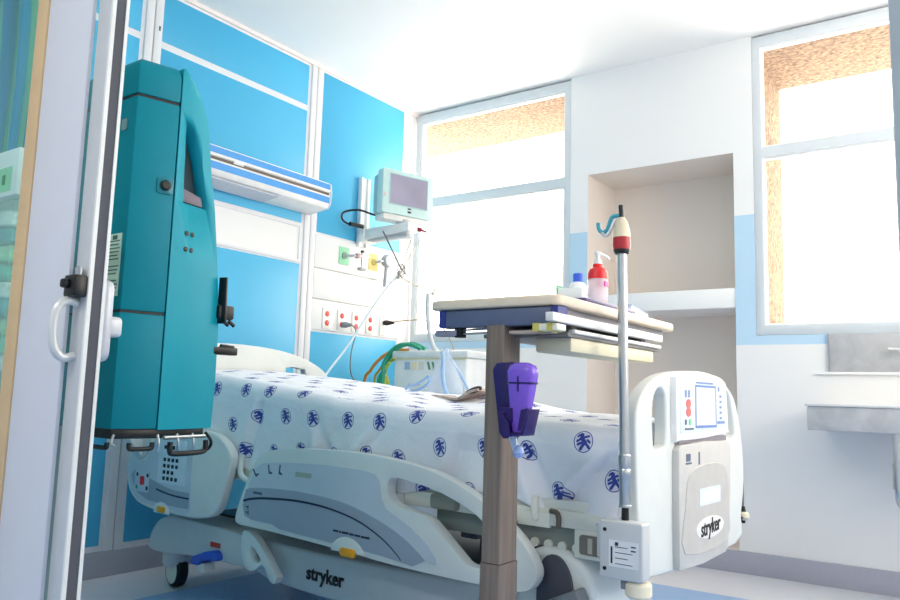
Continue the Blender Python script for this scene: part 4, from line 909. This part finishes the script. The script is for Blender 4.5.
for y in (3.685, 3.70): MB().cyl((-3.07, y, 1.585), (-3.07, y, 1.645), .005).build('flow_pin', steel, fm, world=True)

# leads and tubes gathered in a bundle beside the monitor
mk_ = lambda n_, c_: mat(n_, c_, .5)
ball = (-2.83, 3.46, 1.52)
wire('sensor_lead', [(-2.83, 3.28, 1.715), (-2.83, 3.34, 1.65), (-2.83, 3.405, 1.58), (-2.83, 3.45, 1.53), (-2.83, 3.50, 1.50)], .0048, mk_('dark_lead', '5C6266'), 'dark grey sensor lead dropping from under the monitor arm', 'lead')
wire('sensor_lead', [(-2.72, 3.60, 1.83), (-2.76, 3.585, 1.76), (-2.82, 3.53, 1.62), (-2.83, 3.47, 1.525), (-2.83, 3.40, 1.44)], .0032, mk_('pale_lead', 'C7C2BC'), 'long pale lead from the monitor corner down through the knot', 'lead')
wire('sensor_lead', [(-2.76, 3.50, 1.79), (-2.80, 3.49, 1.68), (-2.83, 3.47, 1.56), (-2.83, 3.43, 1.49)], .0026, mk_('ash_lead', 'A8A49E'), 'short ash grey lead falling straight to the knot', 'lead')
wire('sensor_lead', [(-2.84, 3.43, 1.50), (-2.84, 3.48, 1.475), (-2.84, 3.56, 1.455), (-2.84, 3.66, 1.44), (-2.84, 3.78, 1.425), (-2.84, 3.83, 1.40)], .0034, mk_('tan_lead', 'A79C8A'), 'tan lead with a pale clip running from the knot towards the window', 'lead')
cl = MB().box(-2.85, -2.83, 3.775, 3.835, 1.408, 1.428).box(-2.846, -2.834, 3.79, 3.815, 1.425, 1.455).build('lead_clip', mat('clip_ash', 'B8B6B4', .4), None, bevel=.004)
tag(cl, 'small pale clip at the end of the tan lead, before the window', 'clip')
kt = MB()
pts = []
for k in range(40):
    t = k / 39 * 6 * PI; pts.append((-2.83 + .012 * math.cos(t * 1.3), 3.455 + .038 * math.sin(t) * (1 - k / 80), 1.505 + .045 * math.cos(t * .77 + .5)))
tag(kt.tube(cr(pts, 3, False), .003, 8).build('lead_knot', mat('dark_ash_lead', '8E8A84', .5), None), 'tangled knot of grey leads hanging below the monitor', 'knot')
wire('infusion_tube', [(-2.85, 3.475, 1.51), (-2.85, 3.35, 1.39), (-2.85, 3.22, 1.245), (-2.85, 3.10, 1.10), (-2.85, 3.02, 1.01), (-2.85, 2.94, .93), (-2.85, 2.885, .875), (-2.85, 2.83, .852)], .0065, mk_('milky_tube', 'D5E6F2'), 'long milky white tube running from the knot of leads down onto the bed', 'tube', n=12)

# ------------------------------------------------------------------ bedside unit with coloured hoses
vu = thing('bedside_unit', 'white boxy bedside unit with small coloured stickers, behind the bed', 'medical unit', (-2.39, 3.32, 0))
unit = mat('unit_white', 'E9EDEE', .45)
MB().box(-2.62, -2.155, 3.17, 3.50, .12, .985).build('unit_body', unit, vu, bevel=.012, seg=3, world=True)
MB().box(-2.63, -2.145, 3.16, 3.51, .985, 1.022).build('unit_top', mat('unit_top', 'DDE3E4', .4), vu, bevel=.008, world=True)
for i, (a, c_) in enumerate(((-2.545, '9FB7CC'), (-2.50, 'E9DFC0'), (-2.455, 'D8DCD4'))): MB().box(a, a + .034, 3.166, 3.171, .925, .965).build('sticker', mat('sticker_%d' % i, c_, .5), vu, world=True)
for a in (-2.40, -2.37): MB().prism([(a, .965), (a + .012, .965), (a + .024, .925), (a + .012, .925)], 3.166, 3.171, 'xz').build('green_mark', mat('green_mark', '5E9470', .5), vu, world=True)
MB().box(-2.62, -2.155, 3.166, 3.171, .978, .986).build('unit_seam', mat('unit_seam', 'D8D4A8', .5), vu, world=True)
MB().box(-2.52, -2.44, 3.166, 3.171, .845, .853).build('unit_handle', mat('unit_mark', 'C4CCD2', .5), vu, world=True)
MB().tube(cr([(-2.47, 3.25, 1.335), (-2.47, 3.25, 1.25), (-2.455, 3.25, 1.13), (-2.43, 3.25, 1.06), (-2.40, 3.25, 1.02)], 5, False), .012, 12).build('unit_arm', mat('arm_grey2', 'C9CCD2', .4), vu, world=True)
for x in (-2.57, -2.20):
    for y in (3.21, 3.46):
        MB().lathe([(0, -.014), (.036, -.014), (.04, 0), (.036, .014), (0, .014)], M=Matrix.Translation((x, y, .040)) @ Matrix.Rotation(PI / 2, 4, 'Y')).build('caster', darkgrey, vu, world=True)
        MB().cyl((x, y, .06), (x, y, .125), .012).build('caster_stem', steel, vu, world=True)
def hose(pts, r, m, label): return wire('hose', pts, r, m, label, 'hose', None, 12)
hose([(-2.75, 3.2, .012), (-2.752, 3.2, .5), (-2.750, 3.2, .847), (-2.707, 3.2, .923), (-2.665, 3.19, .995), (-2.60, 3.20, 1.050), (-2.53, 3.22, 1.062), (-2.47, 3.24, 1.036)], .011, mk_('emerald_hose', '1FA07E'), 'emerald green hose arching over the corner of the white bedside unit')
hose([(-2.665, 3.12, .012), (-2.665, 3.12, .5), (-2.66, 3.13, .88), (-2.660, 3.13, .95), (-2.625, 3.14, 1.015), (-2.57, 3.15, 1.052), (-2.52, 3.18, 1.055), (-2.47, 3.20, 1.034)], .010, mk_('teal_green_hose', '149070'), 'teal green hose dropping down the side of the white bedside unit')
hose([(-2.86, 3.2, .012), (-2.86, 3.2, .5), (-2.853, 3.2, .846), (-2.81, 3.2, .92), (-2.75, 3.2, .98), (-2.68, 3.22, 1.025), (-2.60, 3.27, 1.034)], .009, mk_('orange_hose', 'D98B3A'), 'outermost orange hose curving from the bed to the bedside unit')
hose([(-2.82, 3.24, .012), (-2.81, 3.24, .5), (-2.805, 3.23, .847), (-2.775, 3.23, .92), (-2.72, 3.26, .99), (-2.65, 3.31, 1.032)], .007, mk_('mustard_hose', 'C9A23C'), 'mustard hose running alongside the orange hose')
hose([(-2.70, 3.23, .012), (-2.70, 3.23, .5), (-2.705, 3.225, .837), (-2.728, 3.225, .90), (-2.70, 3.22, .96), (-2.645, 3.22, .99)], .010, mk_('yellow_hose', 'E8D24A'), 'bright yellow hose between the two green hoses')
hose([(-2.68, 3.17, .012), (-2.68, 3.17, .5), (-2.675, 3.165, .85), (-2.69, 3.165, .91), (-2.645, 3.165, .962)], .008, mk_('lime_hose', 'A9C84A'), 'short lime hose tucked under the green hoses')

# clear breathing mask and pale tubing lying on the bed
def blue_wire(name, pts, r, label, cat): return wire(name, pts, r, mk_('pale_blue_tubing', '9DBEE6'), label, cat, None, 8)
MZ = sheet_z(-1.96, 2.72) + .004 - .782
bm_ = thing('breathing_mask', 'clear bluish plastic breathing mask standing on the bed beside the bedside unit', 'mask', (-1.93, 2.72, .78))
MB().loft([[( -1.96 + rx * math.cos(a), 2.72 + ry * math.sin(a), z) for a in [2 * PI * k / 24 for k in range(24)]] for rx, ry, z in [(q[0], q[1], q[2] + MZ) for q in ((.085, .06, .782), (.092, .066, .80), (.075, .055, .86), (.048, .038, .915), (.022, .020, .945), (.012, .012, .985))]]).build('mask_shell', clear_plastic('clear_mask_plastic', 'D6E2F2', .35), bm_, world=True)
MB().tube(cr([(-1.965, 2.70, .985), (-1.95, 2.69, .94), (-1.93, 2.66, .89), (-1.91, 2.65, .83), (-1.885, 2.65, .79)], 5, False), .008, 10).build('mask_strap', mk_('pale_blue_tubing', '9DBEE6'), bm_, world=True)
MB().tube(cr([(-1.955, 2.72, .985), (-1.935, 2.73, .95), (-1.90, 2.75, .89), (-1.87, 2.76, .83), (-1.85, 2.76, .785)], 5, False), .006, 10).build('mask_strap', mk_('pale_blue_tubing', '9DBEE6'), bm_, world=True)
blue_wire('oxygen_tubing', [(-2.10, 2.62, .80), (-2.085, 2.62, .83), (-2.04, 2.62, .842), (-2.00, 2.62, .86), (-1.975, 2.62, .875), (-1.97, 2.62, .85), (-2.02, 2.62, .82), (-2.07, 2.62, .812), (-2.09, 2.60, .795)], .0055, 'pale blue loop of oxygen tubing in front of the breathing mask', 'tubing')
cn = MB().cyl((-2.115, 2.60, .792), (-2.085, 2.62, .80), .010, n=14).build('tube_connector', navy, None); tag(cn, 'dark connector at the end of the pale blue tubing loop', 'connector')
blue_wire('spare_tubing', [(-2.42, 2.60, .83), (-2.37, 2.57, .838), (-2.30, 2.56, .836), (-2.26, 2.58, .836), (-2.30, 2.61, .84), (-2.36, 2.61, .84)], .007, 'flat pale blue coil of tubing lying on the middle of the bed', 'tubing')
fc = MB().loft([[(-1.80 + t * .26, 2.36 + .02 * math.sin(t * 5) + w_, .785 + (.030 * max(0, t - .6) / .4) + .005 * math.sin(t * 9) + h_) for w_, h_ in ((0, 0), (.16, 0), (.16, .009), (0, .009))] for t in [k / 14 for k in range(15)]]).build('folded_towel', mat('patterned_towel', 'B9A79E', .9, var=.35, scale=60), None)
tag(fc, 'folded brownish patterned towel lying on the bed near the table pillar', 'towel')
MB().tube(cr([(-1.60, 2.352, .809), (-1.565, 2.354, .820), (-1.535, 2.356, .829)], 4, False), [.004, .006, .008, .010, .011, .011, .010, .008, .005]).build('towel_hem', mat('dark_brown_hem', '3A2C2A', .8), fc)

# ------------------------------------------------------------------ washbasin corner
sk = thing('basin_counter', 'grey marble basin counter fixed to the white wall under the right window', 'counter', (-.2, 3.7, .80))
MB().box(-.660, .60, 3.47, WY - .001, .700, .797).build('counter_apron', stone, sk, bevel=.004, world=True)
MB().box(-.667, .607, 3.463, WY - .001, .797, .808).build('counter_slab', mat('pale_marble_slab', 'DAD9DA', .25), sk, bevel=.003, world=True)
MB().lathe([(0, .0), (.14, 0), (.20, .03), (.215, .075), (.20, .075), (.18, .03), (.13, .01), (0, .01)], (.05, 3.70, .808), n=32).build('basin_bowl', mat('basin_white', 'F2F2F2', .2), sk, world=True)
bs = thing('marble_splashback', 'grey veined marble splashback panel on the wall below the right window', 'splashback', (-.2, WY, .95))
MB().box(-.640, .60, WY - .012, WY - .0005, .955, 1.130).build('marble_panel', stone, bs, bevel=.002, world=True)
MB().box(-.648, -.640, WY - .013, WY - .0005, .955, 1.130).build('panel_edge', mat('panel_edge_grey', '9C9CA6', .4), bs, world=True)
MB().box(-.70, .60, WY - .016, WY - .0005, .944, .955).build('panel_ledge', white, bs, world=True)
tp = thing('wall_tap', 'small chrome wall tap on the grey marble splashback', 'tap', (-.36, WY - .012, 1.05))
MB().tube([(-.34, WY - .012, 1.052), (-.34, WY - .06, 1.052)], .012).build('tap_stem', steel, tp, world=True)
MB().tube(cr([(-.34, WY - .06, 1.052), (-.34, WY - .12, 1.052), (-.34, WY - .16, 1.035)], 4, False), .010).build('tap_spout', steel, tp, world=True)
MB().tube([(-.40, WY - .05, 1.056), (-.33, WY - .05, 1.052)], .007).build('tap_lever', steel, tp, world=True)
dp2 = thing('drain_pipe', 'chrome drain pipe hanging below the grey marble basin counter', 'pipe', (-.345, 3.52, .60))
MB().cyl((-.345, 3.52, .49), (-.345, 3.52, .701), .017).build('pipe_tube', steel, dp2, world=True)
MB().cyl((-.345, 3.52, .485), (-.345, 3.52, .585), .022).build('pipe_sleeve', steel, dp2, world=True)
MB().tube(cr([(-.345, 3.52, .50), (-.345, 3.53, .45), (-.345, 3.60, .42), (-.345, 3.70, .45), (-.345, WY - .001, .46)], 5, False), .016).build('pipe_trap', steel, dp2, world=True)

# pull cord hanging by the far side of the footboard
pc = thing('pull_cord', 'thin grey cord with a cream plug hanging beside the footboard', 'cord', tuple(BO + Matrix.Rotation(BRZ, 3, 'Z') @ Vector((2.025, .893, .50))))
ROOTM[pc.name] = Matrix.Translation(pc.location)
MB().tube(cr([(0, -.05, .095), (.0, -.006, .08), (0, .004, .04), (0, .004, -.045)], 5, False), .0036, 8).build('cord_line', mat('grey_line', '6E7076', .5), pc)
pg = MB().lathe([(0, -.05), (.010, -.048), (.020, -.04), (.018, -.026), (.008, -.02), (0, -.02)], (0, .004, -.03), n=14).build('cord_plug', mat('cream_plug', 'DCD4BC', .5), pc)
MB().lathe([(0, 0), (.010, 0), (.006, .018), (0, .018)], (0, .004, -.052), n=12).build('plug_cap', black, pg)
MB().tube([(0, -.01, -.068), (0, -.028, -.075)], .005).build('plug_pin', black, pg)
MB().tube([(0, .006, -.078), (0, .006, -.088)], .006).build('plug_tip', black, pg)

# ------------------------------------------------------------------ curtain and dispenser seen through the fixed glass at the left
def curtain():
    bm = bmesh.new(); uvl = bm.loops.layers.uv.new('UVMap'); N, K = 120, 14; g = []
    for i in range(N + 1):
        t = i / N; x = -2.75 + .75 * t; col = []
        for k in range(K + 1):
            z = 2.35 - 2.2 * k / K
            y = .93 + .04 * math.sin(t * 44) * (1 + .2 * math.sin(k)) + .012 * math.sin(t * 90 + k * .3)
            col.append(bm.verts.new((x, y, z)))
        g.append(col)
    for i in range(N):
        for k in range(K):
            f = bm.faces.new((g[i][k], g[i + 1][k], g[i + 1][k + 1], g[i][k + 1])); f.smooth = True
            for lp_, (a, c) in zip(f.loops, ((i, k), (i + 1, k), (i + 1, k + 1), (i, k + 1))): lp_[uvl].uv = (a / N, c / K)
    me = bpy.data.meshes.new('privacy_curtain'); bm.to_mesh(me); bm.free()
    o = link('privacy_curtain', me, curtain_material())
    s_ = o.modifiers.new('thickness', 'SOLIDIFY'); s_.thickness = .003
    return o
cu = curtain(); tag(cu, 'teal and green striped privacy curtain seen through the fixed glass beside the door', 'curtain')
rod = MB().cyl((HX, .93, 2.36), (-1.95, .93, 2.36), .012).cyl((-1.955, .93, 2.35), (-1.955, .93, CZ), .008).build('curtain_rail', alu, cu)
db = thing('glove_dispenser', 'white dispenser box with green label fixed behind the fixed glass', 'dispenser', (-1.65, .72, 1.25))
MB().box(-1.80, -1.555, .702, .80, 1.165, 1.262).build('dispenser_body', mat('dispenser_white', 'EEF1EE', .4), db, bevel=.004, world=True)
MB().box(-1.70, -1.575, .7015, .7025, 1.175, 1.225).build('dispenser_label', mat('mint_label', '9FE0B4', .5), db, world=True)
for k in range(3): MB().box(-1.66 + k * .024, -1.648 + k * .024, .7008, .7018, 1.19, 1.21).build('label_print', mat('label_green_ink', '3E8A60', .5), db, world=True)
bx2 = thing('packet_rack', 'clear rack of green and white packets below the dispenser box', 'packets', (-1.65, .72, .95))
MB().box(-1.80, -1.555, .702, .78, .70, 1.155).build('rack_shell', clear_plastic('clear_rack', 'D8F0E8', .35), bx2, bevel=.003, world=True)
for k in range(12):
    z = .712 + k * .036
    MB().box(-1.79 , -1.565 - (k % 3) * .012, .706, .772, z, z + .030).build('packet', mat('packet_%d' % (k % 4), ('3FBFA6', 'A8E0B0', '1FA0A8', 'E4F2E4')[k % 4], .5, var=.3, scale=40), bx2, bevel=.003, world=True)
wp = thing('wall_plate', 'small white switch plate low on the blue wall left of the bed', 'switch plate', (HX + .007, 1.655, .555))
MB().prism(rrect(-.04, -.06, .04, .06, .006), 0, .008, 'yz').build('plate', mat('plate_cream', 'EDE8D4', .5), wp, bevel=.002)
MB().prism(rrect(-.012, -.02, .012, .02, .003), .007, .012, 'yz').build('switch', white, wp, bevel=.001)
#==END==
